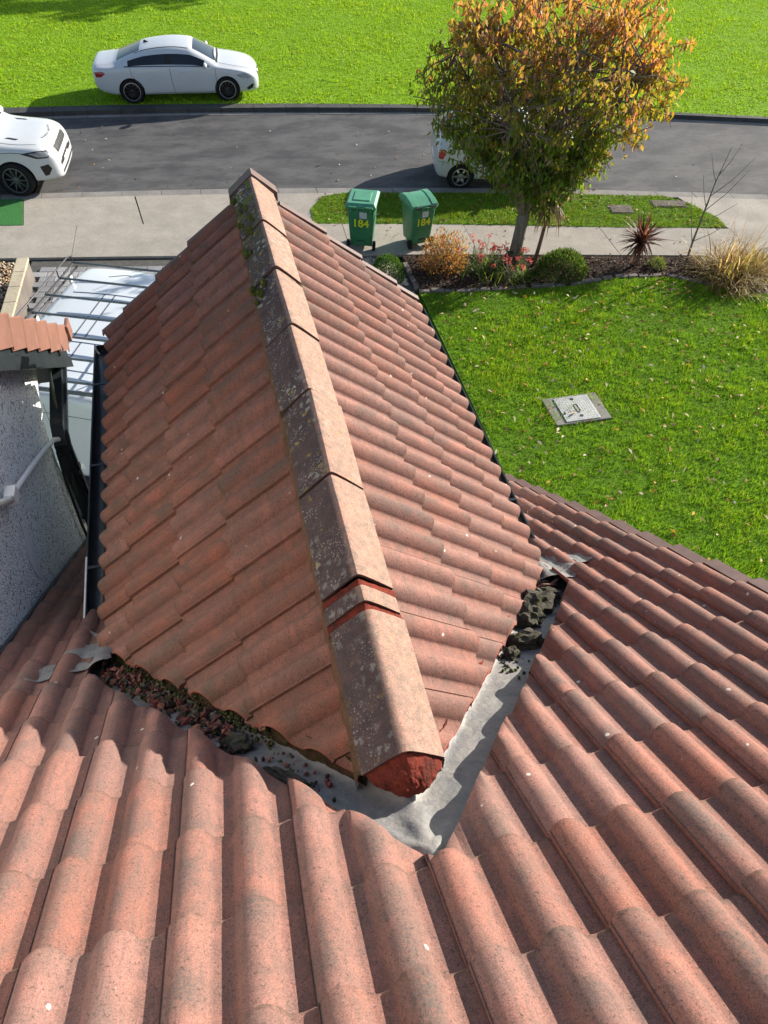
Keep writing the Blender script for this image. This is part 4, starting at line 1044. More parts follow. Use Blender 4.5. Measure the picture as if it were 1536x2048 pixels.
# --- white saloon on the park grass
hd = math.atan2(-.23, 2.69); c0 = Vector((-.12, 23.22)) + Vector((-math.sin(hd), math.cos(hd))) * .80
sed = thing('saloon_car', 'white four-door saloon car parked on the grass beyond the road', 'car', (c0.x, c0.y, .115), hd)
ST = [(-2.40, .86, .50, .76, .60, .50), (-2.34, .98, .62, .84, .76, .38), (-2.22, 1.005, .66, .88, .82, .29), (-2.0, 1.02, .66, .91, .87, .22), (-1.78, 1.045, .64, .93, .885, .19), (-1.72, 1.06, .64, .935, .888, .19),
      (-1.35, 1.20, .60, .945, .89, .18), (-.95, 1.335, .565, .945, .89, .18), (-.86, 1.355, .56, .945, .89, .18), (-.55, 1.40, .56, .94, .888, .18), (-.28, 1.42, .565, .935, .886, .18), (-.16, 1.425, .57, .932, .886, .18),
      (.10, 1.42, .575, .925, .886, .18), (.36, 1.39, .58, .92, .886, .18), (.42, 1.375, .582, .92, .886, .18), (.80, 1.18, .625, .905, .886, .18), (1.08, 1.02, .68, .90, .886, .18), (1.16, .985, .70, .895, .886, .18),
      (1.45, .945, .71, .86, .885, .18), (1.80, .885, .68, .80, .87, .19), (2.05, .80, .63, .72, .83, .20), (2.18, .70, .56, .63, .76, .21), (2.25, .58, .48, .52, .66, .24), (2.27, .48, .40, .44, .55, .28)]
ST = [(x, .18 + (zT - .18) * .965, hwT, zs * .985, hw, zb) for (x, zT, hwT, zs, hw, zb) in ST]
sed.scale = (.965, .965, .965)
car = Car(sed, ST, ((-1.34, -.28), (-.16, .80)), (.42, 1.08), (-1.72, -.95), [(1.35, .775), (1.35, -.775), (-1.35, .775), (-1.35, -.775)], .325, .22, M_WHITE)
for x, st_ in ((1.35, 0.0), (-1.35, 0)):
    for y in (.775, -.775): wheel(sed, x, y, .325, .215, .235, M_BLKALLOY, 10, steer=st_, lipmat=M_ALLOY, spw=.028)
for md in ('R', 'L'):
    car.ribbon('door_seam', [(-.21, .91), (-.19, .6), (-.14, .27)], md); car.ribbon('door_seam', [(1.06, .87), (1.06, .55), (1.03, .27)], md)
    car.ribbon('door_seam', [(-1.30, .92), (-1.28, .75), (-1.12, .55), (-.98, .40)], md); car.ribbon('sill_seam', [(-.95, .27), (1.0, .27)], md, .010)
    for x in (-1.0, .12): car.patch('door_handle', [(x - .10, .785), (x + .10, .785), (x + .10, .815), (x - .10, .815)], md, M_WHITE, .018)
    car.patch('headlamp', [(1.60, .70), (1.80, .755), (2.05, .715), (2.12, .63), (1.98, .58), (1.75, .62)], md, M_HEAD, .006)
    car.patch('tail_lamp', [(-2.33, .83), (-2.05, .85), (-1.98, .80), (-2.12, .70), (-2.28, .68)], md, M_TAIL, .006)
    car.patch('bumper_intake', [(1.88, .34), (2.08, .46), (2.13, .42), (2.08, .33), (1.95, .28)], md, M_TRIM, .004)
    car.ribbon('window_trim', [(-1.45, .955), (-.8, .955), (0, .95), (.9, .925)], md, .02, M_TRIM, .004)
car.patch('grille', [(-.36, .62), (.36, .62), (.32, .46), (-.32, .46)], 'F', M_TRIM, .004)
car.patch('badge', [(.07 * math.cos(q), .54 + .07 * math.sin(q)) for q in np.linspace(0, 6.28, 8, endpoint=False)], 'F', M_ALLOY, .012)
car.patch('lower_intake', [(-.45, .40), (.45, .40), (.40, .30), (-.40, .30)], 'F', M_TRIM, .004)
car.ribbon('bonnet_seam', [(1.12, -.60), (1.6, -.635), (1.95, -.58), (2.08, -.40), (2.10, 0.0)], 'T'); car.ribbon('bonnet_seam', [(1.12, .60), (1.6, .635), (1.95, .58), (2.08, .40), (2.10, 0.0)], 'T')
car.ribbon('roof_strip', [(-1.15, -.545), (-.6, -.535), (.0, -.545), (.36, -.565)], 'T', .025, M_TRIM); car.ribbon('roof_strip', [(-1.15, .545), (-.6, .535), (0, .545), (.36, .565)], 'T', .025, M_TRIM)
car.ribbon('wiper', [(1.08, -.55), (1.02, -.1), (1.02, .3)], 'T', .03, M_TRIM, .012); car.ribbon('scuttle', [(1.11, -.62), (1.13, 0), (1.11, .62)], 'T', .05, M_TRIM, .006)
for y in (-.90, .90): mirror(sed, .78, y * .98, .99, M_WHITE)
h, _ = car.proj(-.80, 0, 'T'); MB().add([(-.72, -.02, h.z - .01), (-.72, .02, h.z - .01), (-.90, .015, h.z - .02), (-.90, -.015, h.z - .02), (-.88, 0, h.z + .055), (-.84, 0, h.z + .05)], [(0, 1, 5), (0, 5, 4, 3), (1, 2, 4, 5), (2, 3, 4)]).obj('roof_fin', M_TRIM, sed)
# --- white SUV at the left edge, nose in view
hd = math.radians(-5.5); dx_, dy_ = math.cos(hd), math.sin(hd); c0 = Vector((-4.02, 18.42)) + Vector((-dy_, dx_)) * .80 - Vector((dx_, dy_)) * 1.46
suv = thing('suv', 'large white SUV parked facing right at the kerb, left edge of picture', 'car', (c0.x, c0.y, .0), hd)
ST = [(-2.45, .95, .60, .85, .75, .50), (-2.38, 1.2, .66, 1.05, .88, .40), (-2.2, 1.35, .68, 1.10, .96, .32), (-2.0, 1.60, .67, 1.12, .98, .30), (-1.7, 1.72, .67, 1.12, .985, .28), (-1.0, 1.77, .68, 1.11, .985, .28), (-.30, 1.78, .69, 1.10, .985, .28), (-.18, 1.78, .69, 1.10, .985, .28),
      (.30, 1.74, .69, 1.09, .985, .28), (.42, 1.72, .69, 1.09, .985, .28), (.85, 1.47, .73, 1.08, .985, .28), (1.15, 1.25, .77, 1.07, .985, .28), (1.24, 1.19, .79, 1.06, .985, .28), (1.6, 1.13, .81, 1.01, .985, .28), (2.0, 1.10, .80, .98, .97, .29), (2.22, 1.05, .74, .93, .93, .30), (2.34, .97, .66, .86, .87, .30), (2.42, .82, .60, .70, .80, .30), (2.45, .62, .52, .55, .70, .30), (2.46, .48, .45, .44, .62, .32)]
sv = Car(suv, ST, ((-1.7, -.30), (-.18, .85)), (.42, 1.15), (-2.2, -2.0), [(1.46, .84), (1.46, -.84), (-1.5, .84), (-1.5, -.84)], .385, .27, M_WHITE, arch=1.11)
for x, st_ in ((1.46, -.20), (-1.5, 0)):
    for y in (.84, -.84): wheel(suv, x, y, .385, .265, .275, M_GRYALLOY, 10, steer=st_, spw=.026)
for md, sg in (('R', -1), ('L', 1)):
    hl = sv.patch('headlamp_surround', [(1.66, .965), (2.02, 1.0), (2.28, .975), (2.37, .90), (2.31, .82), (2.02, .835)], md, M_TRIM, .004)
    sv.patch('headlamp', [(1.84, .955), (2.04, .98), (2.25, .955), (2.34, .90), (2.28, .85), (2.04, .865)], md, M_HEAD, .010, hl)
    sv.patch('bumper_intake', [(2.04, .68), (2.24, .72), (2.30, .60), (2.20, .46), (2.10, .44)], md, M_TRIM, .004)
    sv.ribbon('bonnet_seam', [(1.15, .985), (1.5, .99), (1.75, .965)], md, .014); sv.ribbon('door_seam', [(1.02, 1.0), (1.02, .7), (1.0, .36)], md)
    sv.patch('bonnet_vent', [(1.36, sg * .60), (1.62, sg * .63), (1.68, sg * .55), (1.44, sg * .52)], 'T', M_TRIM, .004)
    sv.patch('wing_vent', [(1.02, .94), (1.22, .965), (1.20, .93), (1.02, .88)], md, M_TRIM, .004)
sv.ribbon('bonnet_seam', [(1.2, -.80), (1.7, -.79), (2.05, -.73)], 'T', .012); sv.ribbon('bonnet_seam', [(1.2, .80), (1.7, .79), (2.05, .73)], 'T', .012)
gr_ = sv.patch('grille', [(-.60, .95), (.60, .95), (.56, .78), (-.56, .78)], 'F', M_TRIM, .005)
for z_ in (.83, .86, .89): sv.ribbon('grille_bar', [(-.50, z_), (0, z_), (.50, z_)], 'F', .012, M_GRYALLOY, .016, gr_)
sv.patch('bumper_grille', [(-.78, .60), (-.40, .66), (.40, .66), (.78, .60), (.70, .54), (-.70, .54)], 'F', M_TRIM, .005)
sv.patch('number_plate', [(-.26, .60), (.26, .60), (.26, .49), (-.26, .49)], 'F', M_WHITEPVC, .014)
sv.ribbon('bumper_slot', [(-.62, .42), (0, .40), (.62, .42)], 'F', .05, M_TRIM, .005)
for i, ch in enumerate('RANGEROVER'):
    a = (-.36 + i * .073 + (.045 if i > 4 else 0)); xx = 2.20 - .10 * (a / .42) ** 2; h, nn = sv.proj(xx, a, 'T')
    up = nn.normalized(); right = Vector((-.0, 1, 0)) - up * up.y; right.normalize(); fw = up.cross(right)
    rounded_text(ch, .062, M_SEAM, 'bonnet_letter', suv, basis(right, fw, up, h + up * .004))
for y in (-.98, .98): mirror(suv, .95, y, 1.18, M_WHITE, 1.25)
# --- silver hatchback behind the tree
hd = math.radians(-11.0); dx_, dy_ = math.cos(hd), math.sin(hd); c0 = Vector((6.13, 16.98)) + Vector((-dy_, dx_)) * .70 + Vector((dx_, dy_)) * 1.235
hat = thing('hatchback', 'silver hatchback parked facing right at the kerb behind the autumn tree', 'car', (c0.x, c0.y, 0), hd)
ST = [(-1.86, .86, .52, .74, .62, .42), (-1.84, .98, .58, .82, .74, .34), (-1.78, 1.06, .60, .90, .80, .27), (-1.72, 1.12, .60, .92, .825, .24), (-1.48, 1.36, .56, .94, .84, .20), (-1.36, 1.415, .555, .94, .84, .20), (-1.0, 1.455, .555, .935, .84, .19), (-.26, 1.465, .56, .93, .84, .19), (-.14, 1.465, .56, .93, .84, .19),
      (.25, 1.44, .56, .925, .84, .19), (.38, 1.41, .56, .92, .84, .19), (.80, 1.18, .60, .91, .84, .19), (1.10, 1.00, .65, .90, .84, .19), (1.18, .97, .66, .89, .84, .19), (1.55, .91, .66, .84, .835, .20), (1.88, .80, .60, .72, .79, .21), (2.02, .66, .52, .58, .70, .22), (2.07, .50, .44, .44, .60, .26)]
ht = Car(hat, ST, ((-1.40, -.26), (-.14, .80)), (.38, 1.10), (-1.72, -1.48), [(1.235, .73), (1.235, -.73), (-1.235, .73), (-1.235, -.73)], .30, .20, M_SILVER)
for x in (1.235, -1.235):
    for y in (.73, -.73): wheel(hat, x, y, .30, .19, .20, M_ALLOY, 6, spw=.062)
for md in ('R', 'L'):
    ht.patch('tail_lamp', [(-1.80, .92), (-1.66, .94), (-1.62, .82), (-1.70, .70), (-1.80, .72)], md, M_TAIL, .008)
    ht.ribbon('door_seam', [(-.20, .90), (-.18, .55), (-.14, .28)], md); ht.ribbon('door_seam', [(.98, .86), (.98, .5), (.96, .28)], md); ht.ribbon('door_seam', [(-1.22, .92), (-1.15, .7), (-.98, .5), (-.88, .32)], md)
    ht.ribbon('bumper_seam', [(-1.80, .66), (-1.66, .66), (-1.52, .60)], md, .01); ht.patch('headlamp', [(1.50, .72), (1.75, .77), (1.92, .68), (1.90, .60), (1.65, .62)], md, M_HEAD, .006)
    for x in (-.95, .1): ht.patch('door_handle', [(x - .09, .775), (x + .09, .775), (x + .09, .805), (x - .09, .805)], md, M_SILVER, .018)
ht.patch('number_plate', [(-.26, .62), (.26, .62), (.26, .51), (-.26, .51)], 'B', M_WHITEPVC, .012)
for y in (-.86, .86): mirror(hat, .72, y, .98, M_SILVER, .95)
# --- white panel van with roof rack on the drive (rear doors towards the house)
vh = math.radians(90 - 22.0); fx, fy = math.cos(vh), math.sin(vh); lx, ly = -fy, fx
# rear-left rack corner near (-3.2, 8.55)
rl = Vector((-3.10, 8.60)); vc = rl - Vector((lx, ly)) * .82 - Vector((fx, fy)) * .15
van = thing('panel_van', 'white panel van with grey roof rack parked nose to the street on drive', 'van', (vc.x, vc.y, .02), vh)
ST = [(0.00, 1.80, .70, 1.10, .86, .42), (0.03, 1.90, .76, 1.12, .92, .36), (.10, 1.945, .79, 1.13, .945, .33), (.40, 1.96, .80, 1.14, .95, .32), (1.6, 1.97, .80, 1.14, .95, .32), (2.55, 1.96, .79, 1.14, .95, .32), (2.72, 1.955, .79, 1.14, .95, .32), (3.10, 1.90, .76, 1.13, .95, .32), (3.18, 1.885, .755, 1.13, .95, .32), (3.75, 1.45, .74, 1.11, .945, .32), (4.05, 1.20, .74, 1.08, .94, .32), (4.15, 1.13, .74, 1.04, .935, .32), (4.5, 1.00, .70, .92, .90, .32), (4.68, .85, .64, .76, .83, .33), (4.74, .65, .55, .56, .72, .35)]
vn = Car(van, ST, ((2.72, 3.75),), (3.18, 4.05), None, [(3.75, .83), (3.75, -.83), (.75, .83), (.75, -.83)], .335, .22, M_VANW)
for x in (3.75, .75):
    for y in (.83, -.83): wheel(van, x, y, .335, .21, .22, M_ALLOY, 7, spw=.05)
for md, sg in (('R', -1), ('L', 1)):
    vn.ribbon('rear_door_seam', [(sg * .012, 1.80), (sg * .012, 1.2), (sg * .012, .52)], 'B', .008) if sg > 0 else None
    vn.patch('tail_lamp', [(sg * .80, 1.42), (sg * .90, 1.42), (sg * .91, .95), (sg * .82, .95)], 'B', M_TAIL, .006); vn.ribbon('slide_rail', [(.3, 1.16), (1.5, 1.16), (2.3, 1.16)], md, .03, M_TRIM, .006)
    vn.ribbon('roof_gutter', [(.15, sg * .70), (1.5, sg * .705), (3.0, sg * .69)], 'T', .03, M_VANW, .010)
vn.ribbon('rear_door_seam', [(-.74, 1.62), (0, 1.66), (.74, 1.62)], 'B', .010); vn.ribbon('rear_door_seam', [(-.78, .55), (0, .54), (.78, .55)], 'B', .012)
MB().bbox((-.035, 0, .46), (.12, 1.72, .14), .03).obj('rear_bumper', M_TRIM, van)
vn.patch('number_plate', [(-.26, .78), (.26, .78), (.26, .67), (-.26, .67)], 'B', M_WHITEPVC, .01)
for x in (.55, 1.15, 1.75, 2.35): vn.ribbon('roof_swage', [(x, -.58), (x + .01, 0), (x, .58)], 'T', .05, M_VANW, .010)
vn.ribbon('roof_channel', [(.2, -.06), (1.5, -.06), (2.4, -.06)], 'T', .02, M_SEAM, .004); vn.ribbon('roof_channel', [(.2, .10), (1.5, .10), (2.4, .10)], 'T', .02, M_SEAM, .004)
MB().tube([(2.95, -.05, 1.93), (2.86, -.02, 1.99), (2.60, .12, 2.10)], .006, 6).obj('aerial', M_TRIM, van)
rk = MB()
for sg in (-1, 1): rk.tube([(.12, sg * .80, 2.10), (2.88, sg * .80, 2.10)], .016, 8)
rk_o = rk.obj('roof_rack', M_DARKSTEEL, van)
for i in range(7): 
    x = .15 + i * .455; MB().tube([(x, -.82, 2.105), (x, .82, 2.105)], .017, 8).obj('rack_bar', M_GALV, rk_o)
for sg in (-1, 1):
    MB().tube([(.12, sg * .82, 2.12), (.10, sg * .82, 2.20), (.16, sg * .82, 2.235), (2.78, sg * .82, 2.235), (2.88, sg * .82, 2.20), (2.90, sg * .82, 2.11)], .012, 8).obj('rack_rail', M_DARKSTEEL, rk_o, True)
    MB().tube([(.15, sg * .74, 2.06), (2.85, sg * .74, 2.06)], .016, 8).obj('rack_rail', M_DARKSTEEL, rk_o, True)
    for i in range(1, 6):
        x = .15 + i * .455
        if i % 2: MB().tube([(x, sg * .82, 2.11), (x, sg * .82, 2.23)], .010, 6).obj('rack_upright', M_DARKSTEEL, rk_o)
    for x in (.45, 1.5, 2.6): MB().box((x, sg * .745, 2.0), (.06, .03, .13)).obj('rack_foot', M_WHITEPVC, rk_o)
MB().tube([(.02, -.78, 2.05), (.02, .78, 2.05)], .03, 10).obj('rack_roller', M_GALV, rk_o, auto=40)

#---BINS---
# ------------------------------------------------------------------ wheelie bins
def wheelie(name, label, loc, rz, rounded):
    b_ = thing(name, label, 'bin', loc, rz, 'green wheelie bins on the footpath')
    # local: -y face carries number, wheels at -y
    H_, wb, db, wt, dt = .96, .46, .50, .565, .66; V = []; Fc = []
    lv = [(.10, 0), (.30, .25), (.60, .6), (.88, .93), (H_, 1.0)]
    def ring(z, t):
        w2, d2 = (wb + (wt - wb) * t) / 2, (db + (dt - db) * t) / 2; r = .045; out = []
        for cx, cy, a0 in ((w2 - r, d2 - r, 0), (-w2 + r, d2 - r, 90), (-w2 + r, -d2 + r, 180), (w2 - r, -d2 + r, 270)):
            for k in range(4): q = math.radians(a0 + 30 * k); out.append((cx + r * math.cos(q), cy + r * math.sin(q), z))
        return out
    for z, t in lv: V += ring(z, t)
    n = 16
    for j in range(len(lv) - 1):
        for k in range(n): Fc.append((j * n + k, j * n + (k + 1) % n, (j + 1) * n + (k + 1) % n, (j + 1) * n + k))
    Fc.append(tuple(range(n - 1, -1, -1)))
    body = MB().add(V, Fc).obj('body', M_BIN, b_, auto=40)
    V = ring(H_ - .055, .97) + ring(H_ - .055, 1.0) + ring(H_ + .005, 1.0)
    V = [(x * (1.0 if i < n else 1.055), y * (1.0 if i < n else 1.045), z) for i, (x, y, z) in enumerate(V)]
    MB().add(V, [(j * n + k, j * n + (k + 1) % n, (j + 1) * n + (k + 1) % n, (j + 1) * n + k) for j in range(2) for k in range(n)] + [tuple(range(2 * n, 3 * n))]).obj('rim', M_BIN, body, auto=40)
    for sx in (-.2, -.07, .07, .2): MB().box((sx, -dt / 2 - .018, H_ - .06), (.022, .03, .06)).obj('rim_rib', M_BINLID, body)
    MB().box((0, -.252, .19), (.16, .03, .05)).obj('foot_slot', M_TRIM, body); MB().box((0, -.268, .185), (.15, .012, .016)).obj('foot_bar', M_BINLID, body)
    for sx in (-.12, .12): MB().box((sx, -.278, .5), (.012, .012, .55), Matrix.Rotation(-.085, 4, 'X')).obj('moulded_rib', M_BIN, body)
    # lid
    if rounded:
        V = []; prof_ = [(-.36, H_ + .012), (-.34, H_ + .045), (-.18, H_ + .105), (.04, H_ + .135), (.22, H_ + .115), (.36, H_ + .05), (.385, H_ + .0)]
        for (y, z) in prof_: V += [(-.315, y, z - .012), (-.30, y, z + .006), (-.18, y, z + .006), (-.17, y, z - .008), (.17, y, z - .008), (.18, y, z + .006), (.30, y, z + .006), (.315, y, z - .012)]
        m = 8; Fc = [(j * m + k, j * m + k + 1, (j + 1) * m + k + 1, (j + 1) * m + k) for j in range(len(prof_) - 1) for k in range(m - 1)]
        base = len(V); V += [(-.315, -.36, H_), (.315, -.36, H_), (.315, .385, H_ - .03), (-.315, .385, H_ - .03)]
        for s_, i0, i1 in ((0, base, base + 3), (7, base + 1, base + 2)):
            for j in range(len(prof_) - 1): Fc.append((j * m + s_, (j + 1) * m + s_, i1 if j >= 3 else i0))
            Fc.append((3 * m + s_, i0, i1))
        Fc += [(0, 1, 2, 3, 4, 5, 6, 7, base + 1, base)]
        lid = MB().add(V, Fc).obj('lid', M_BINLID, b_, auto=30)
    else:
        V = [(-.315, -.37, H_ - .01), (.315, -.37, H_ - .01), (.315, .385, H_ - .01), (-.315, .385, H_ - .01), (-.315, -.37, H_ + .03), (.315, -.37, H_ + .03), (.315, .385, H_ + .03), (-.315, .385, H_ + .03), (-.27, -.30, H_ + .075), (.27, -.30, H_ + .075), (.27, .33, H_ + .075), (-.27, .33, H_ + .075)]
        lid = MB().add(V, [(0, 1, 5, 4), (1, 2, 6, 5), (2, 3, 7, 6), (3, 0, 4, 7), (4, 5, 9, 8), (5, 6, 10, 9), (6, 7, 11, 10), (7, 4, 8, 11), (8, 9, 10, 11), (3, 2, 1, 0)]).obj('lid', M_BINLID, b_)
        MB().bbox((0, .02, H_ + .078), (.36, .42, .035), .015).obj('lid_panel', M_BINLID, lid)
    for sx in (-.17, .17): MB().bbox((sx, -.385, H_ + .015), (.17, .055, .045), .012).obj('hinge', M_BIN if not rounded else M_TRIM, lid)
    MB().tube([(-.26, -.40, H_ + .01), (.26, -.40, H_ + .01)], .014, 8).obj('handle', M_BIN, body, True)
    for sx in (-1, 1):
        w_ = MB().lathe([(.02, -.028), (.07, -.03), (.092, -.028), (.10, -.015), (.10, .015), (.092, .028), (.07, .03), (.02, .028)], 22, 'X').obj('wheel', M_RUBBER, b_, auto=40); w_.location = (sx * .275, -.235, .10)
    MB().tube([(-.27, -.235, .10), (.27, -.235, .10)], .012, 8).obj('axle', M_TRIM, b_)
    tilt = Matrix.Rotation(math.pi / 2 - .105 + .0, 4, 'X')
    def facey(z): t = (z - .10) / .86; return -(db + (dt - db) * t) / 2
    zt = .60
    rounded_text('184', .235, M_YELLOW, 'number', body, Matrix.Translation((.0, facey(zt) - .006, zt)) @ Matrix.Rotation(math.pi / 2 + .093, 4, 'X'))
    zt = .79; MB().box((0, 0, 0), (.15, .005, .14), Matrix.Translation((.03 if rounded else .05, facey(zt) - .005, zt)) @ Matrix.Rotation(.093, 4, 'X')).obj('sticker', M_STICKER, body)
    if not rounded: MB().box((0, 0, 0), (.005, .17, .26), Matrix.Translation((.262, .05, .74)) @ Matrix.Rotation(.06, 4, 'Y')).obj('sticker', M_STICKER, body)
    return b_
wheelie('wheelie_bin', 'green wheelie bin with flat lid, left of the pair on the footpath', (3.22, 14.64, .052), math.radians(-20), False)
wheelie('wheelie_bin', 'green wheelie bin with domed lid, right of the pair on the footpath', (4.38, 14.50, .052), math.radians(10), True).scale = (.94, .94, .96)
# ------------------------------------------------------------------ covers in the ground
cv = thing('inspection_cover', 'square galvanised inspection cover with two keyholes set in the lawn', 'manhole cover', (5.6, 8.58, 0))
MB().bbox((0, 0, .01), (.98, .68, .09), .008).obj('concrete_surround', M_KERB, cv)
pt = MB().bbox((.0, -.01, .062), (.61, .60, .022), .006).obj('cover_plate', M_COVER, cv)
b = MB()
for i in range(13):
    for j in range(13):
        b.box((-.264 + i * .044, -.274 + j * .044, .0745), (.026 if (i + j) % 2 else .009, .009 if (i + j) % 2 else .026, .004))
o = b.obj('tread_studs', M_COVER, pt); o['kind'] = 'stuff'
b = MB(); b.tube([(-.02, .08, .075), (.02, .08, .075), (.03, .06, .075), (.03, -.10, .075), (.0, -.13, .075), (-.03, -.10, .075), (-.03, .06, .075), (-.02, .08, .075)], .008, 6); b.obj('lifting_ring', M_IRON, pt)
for x, y in ((.0, .22), (0, -.21)): MB().lathe([(.002, .0765), (.030, .0765), (.034, .073)], 14, 'Z', (x, y, 0)).obj('keyhole', M_TRIM, pt)
for i, (x, y, w_, l_, rz, lab) in enumerate(((9.52, 15.08, .56, .42, -.2, 'smaller rusty manhole cover in the grass verge, nearer the tree'), (10.78, 15.13, .84, .34, -.22, 'wider dark manhole cover in the verge near its right end'))):
    t = thing('manhole_cover', lab, 'manhole cover', (x, y, .05), rz)
    MB().bbox((0, 0, .0), (w_, l_, .045), .006).obj('frame', M_IRON, t); MB().bbox((0, 0, .012), (w_ - .06, l_ - .06, .045), .006).obj('lid_plate', M_IRON, t)
    for sx in (-.3, .3): MB().box((sx * w_, 0, .036), (.05, .015, .006)).obj('keyhole', M_TRIM, t)

#---PLANTS---
# ------------------------------------------------------------------ plants
def leaf_cards(P, D, N, L, W, col, mid=.45, curl=0.0):
    """P base points, D unit directions, N approx normals, L lengths, W widths -> quads (kite, 4 verts)."""
    P, D, N = map(np.asarray, (P, D, N)); S_ = np.cross(D, N); S_ /= (np.linalg.norm(S_, axis=1, keepdims=True) + 1e-9); Nn = np.cross(S_, D)
    L = np.asarray(L)[:, None]; W = np.asarray(W)[:, None]
    tip = P + D * L - Nn * L * curl; m = P + D * L * mid + Nn * L * curl * .4
    Q = np.stack([P, m + S_ * W / 2, tip, m - S_ * W / 2], 1).reshape(-1, 3)
    return Q, np.repeat(np.asarray(col), 4, 0)
def rdir(n, zb=0.0):
    v = RNG.normal(size=(n, 3)); v[:, 2] += zb; return v / np.linalg.norm(v, axis=1, keepdims=True)
# --- autumn cherry tree
def tree(root, base, crown_c, crown_r, n_limb, n_tw, leaves_per, trunk_r, fork_z, seed, colf, lean=(0.05, 0), leafL=(.095, .15)):
    rng = np.random.default_rng(seed); base = np.array(base, float); cc = np.array(crown_c, float); cr = np.array(crown_r, float)
    fork = base + np.array([lean[0], lean[1], fork_z]); tr = MB(); br = MB()
    tr.tube([base + (0, 0, -.05), base + (0, 0, .05), base + np.array([lean[0] * .3, 0, fork_z * .35]), base + np.array([lean[0] * .7, 0, fork_z * .75]), fork, fork + (0.01, 0, .18)], [trunk_r * 1.5, trunk_r * 1.18, trunk_r, trunk_r * .92, trunk_r * .95, trunk_r * .6], 14)
    ends = []
    def curve(a, b, sag, n=5):
        pts = []
        for i in range(n + 1):
            t = i / n; p = a + (b - a) * t; p = p + np.array([0, 0, sag * math.sin(math.pi * t)]) + rng.normal(0, .03, 3) * math.sin(math.pi * t); pts.append(p)
        return pts
    limbs = []
    for k in range(n_limb):
        q = 2 * math.pi * (k + rng.uniform(-.3, .3)) / n_limb; el = rng.uniform(-.15, .9) if k % 3 else .95
        tgt = cc + cr * np.array([math.cos(q) * math.cos(el), math.sin(q) * math.cos(el), math.sin(el)]) * rng.uniform(.55, .78)
        pts = curve(fork, tgt, .12, 6); r0 = trunk_r * rng.uniform(.32, .5); br.tube(pts, [r0 * (1 - .8 * i / 6) for i in range(7)], 7); limbs.append((pts, r0))
    tw = []
    for k in range(n_tw):
        pts, r0 = limbs[rng.integers(len(limbs))]; i = rng.integers(2, 7) if rng.uniform() > .1 else 1; a = pts[i]
        v = rng.normal(size=3); v /= np.linalg.norm(v); rad = rng.uniform(.45, 1.0) ** .5
        tgt = cc + cr * v * rad * (1 + .13 * mnoise.noise(Vector(v * 3.1 + seed)))
        # go to the nearest of several candidates
        best = tgt
        def squeeze(t_):
            k_ = max(-1.0, min(1.0, (t_[2] - cc[2]) / cr[2])); f_ = (1 + .62 * k_) if k_ < 0 else 1 + .10 * k_
            return np.array([cc[0] + (t_[0] - cc[0]) * f_ + (.25 * -k_ if k_ < 0 else 0), cc[1] + (t_[1] - cc[1]) * f_, t_[2]])
        for _ in range(5):
            v = rng.normal(size=3); v /= np.linalg.norm(v); t2 = cc + cr * v * rng.uniform(.35, 1.0) ** .45 * (1 + .16 * mnoise.noise(Vector(v * 3.1 + seed)))
            if np.linalg.norm(t2 - a) < np.linalg.norm(best - a): best = t2
        best = squeeze(best); pts2 = curve(a, best, .06, 4); br.tube(pts2, [r0 * .28 * (1 - .75 * i / 4) + .003 for i in range(5)], 4, False); tw.append(pts2)
    P, D, N, LL, C = [], [], [], [], []
    for pts in tw:
        ln = sum(np.linalg.norm(pts[i + 1] - pts[i]) for i in range(4)); m = int(leaves_per * (0.6 + .6 * min(ln, 1.5)))
        tone = rng.normal(0, 1)
        for _ in range(m):
            t = rng.uniform(.35, 1.0) ** .7 * 4; i = min(int(t), 3); p = pts[i] + (pts[i + 1] - pts[i]) * (t - i) + rng.normal(0, .05, 3) + np.array([0, 0, .05])
            d = np.array([rng.normal(0, .45), rng.normal(0, .45), -1.0 + rng.normal(0, .35)]); d /= np.linalg.norm(d)
            out = (p - cc) / cr; nrm = out + rng.normal(0, .6, 3); P.append(p); D.append(d); N.append(nrm); LL.append(rng.uniform(*leafL)); C.append(colf(p, out, tone, rng))
    Q, CC_ = leaf_cards(P, D, N, LL, np.array(LL) * .40, C, .45, .12)
    tr.obj('trunk', M_BARK, root, True); br.obj('branches', M_TWIG, root, True)
    link('crown', big_mesh('crown', Q, 4, M_LEAF, CC_), None, root)
def autumn(p, out, tone, rng):
    h = out[2] * .80 - .06 + .18 * out[0] + .16 * tone + rng.normal(0, .17) + .25 * (np.linalg.norm(out) - .8)
    g = np.array((.120, .195, .025)); y = np.array((.37, .33, .040)); o_ = np.array((.53, .28, .085)); r = np.array((.56, .225, .13)); b = np.array((.27, .19, .12))
    if h < -.34: c = g * rng.uniform(.7, 1.3)
    elif h < .12: t = (h + .34) / .46; c = g * (1 - t) * 1.2 + y * t * rng.uniform(.55, 1.0)
    elif h < .45: t = (h - .12) / .33; c = (y * (1 - t) + o_ * t) * rng.uniform(.6, 1.0)
    else: c = (r if rng.uniform() < .55 else o_) * rng.uniform(.7, 1.15)
    if rng.uniform() < .14: c = b * rng.uniform(.7, 1.4)
    if out[0] > .2 and h > -.3 and rng.uniform() < .16: c = np.array((.42, .25, .02))
    return c
tr_ = thing('cherry_tree', 'cherry tree with green to orange autumn leaves in the flower bed', 'tree', (6.18, 13.28, .03))
tree(tr_, (0, 0, 0), (.10, .0, 3.12), (2.85, 2.1, 2.0), 12, 740, 25, .13, 1.0, 5, autumn)
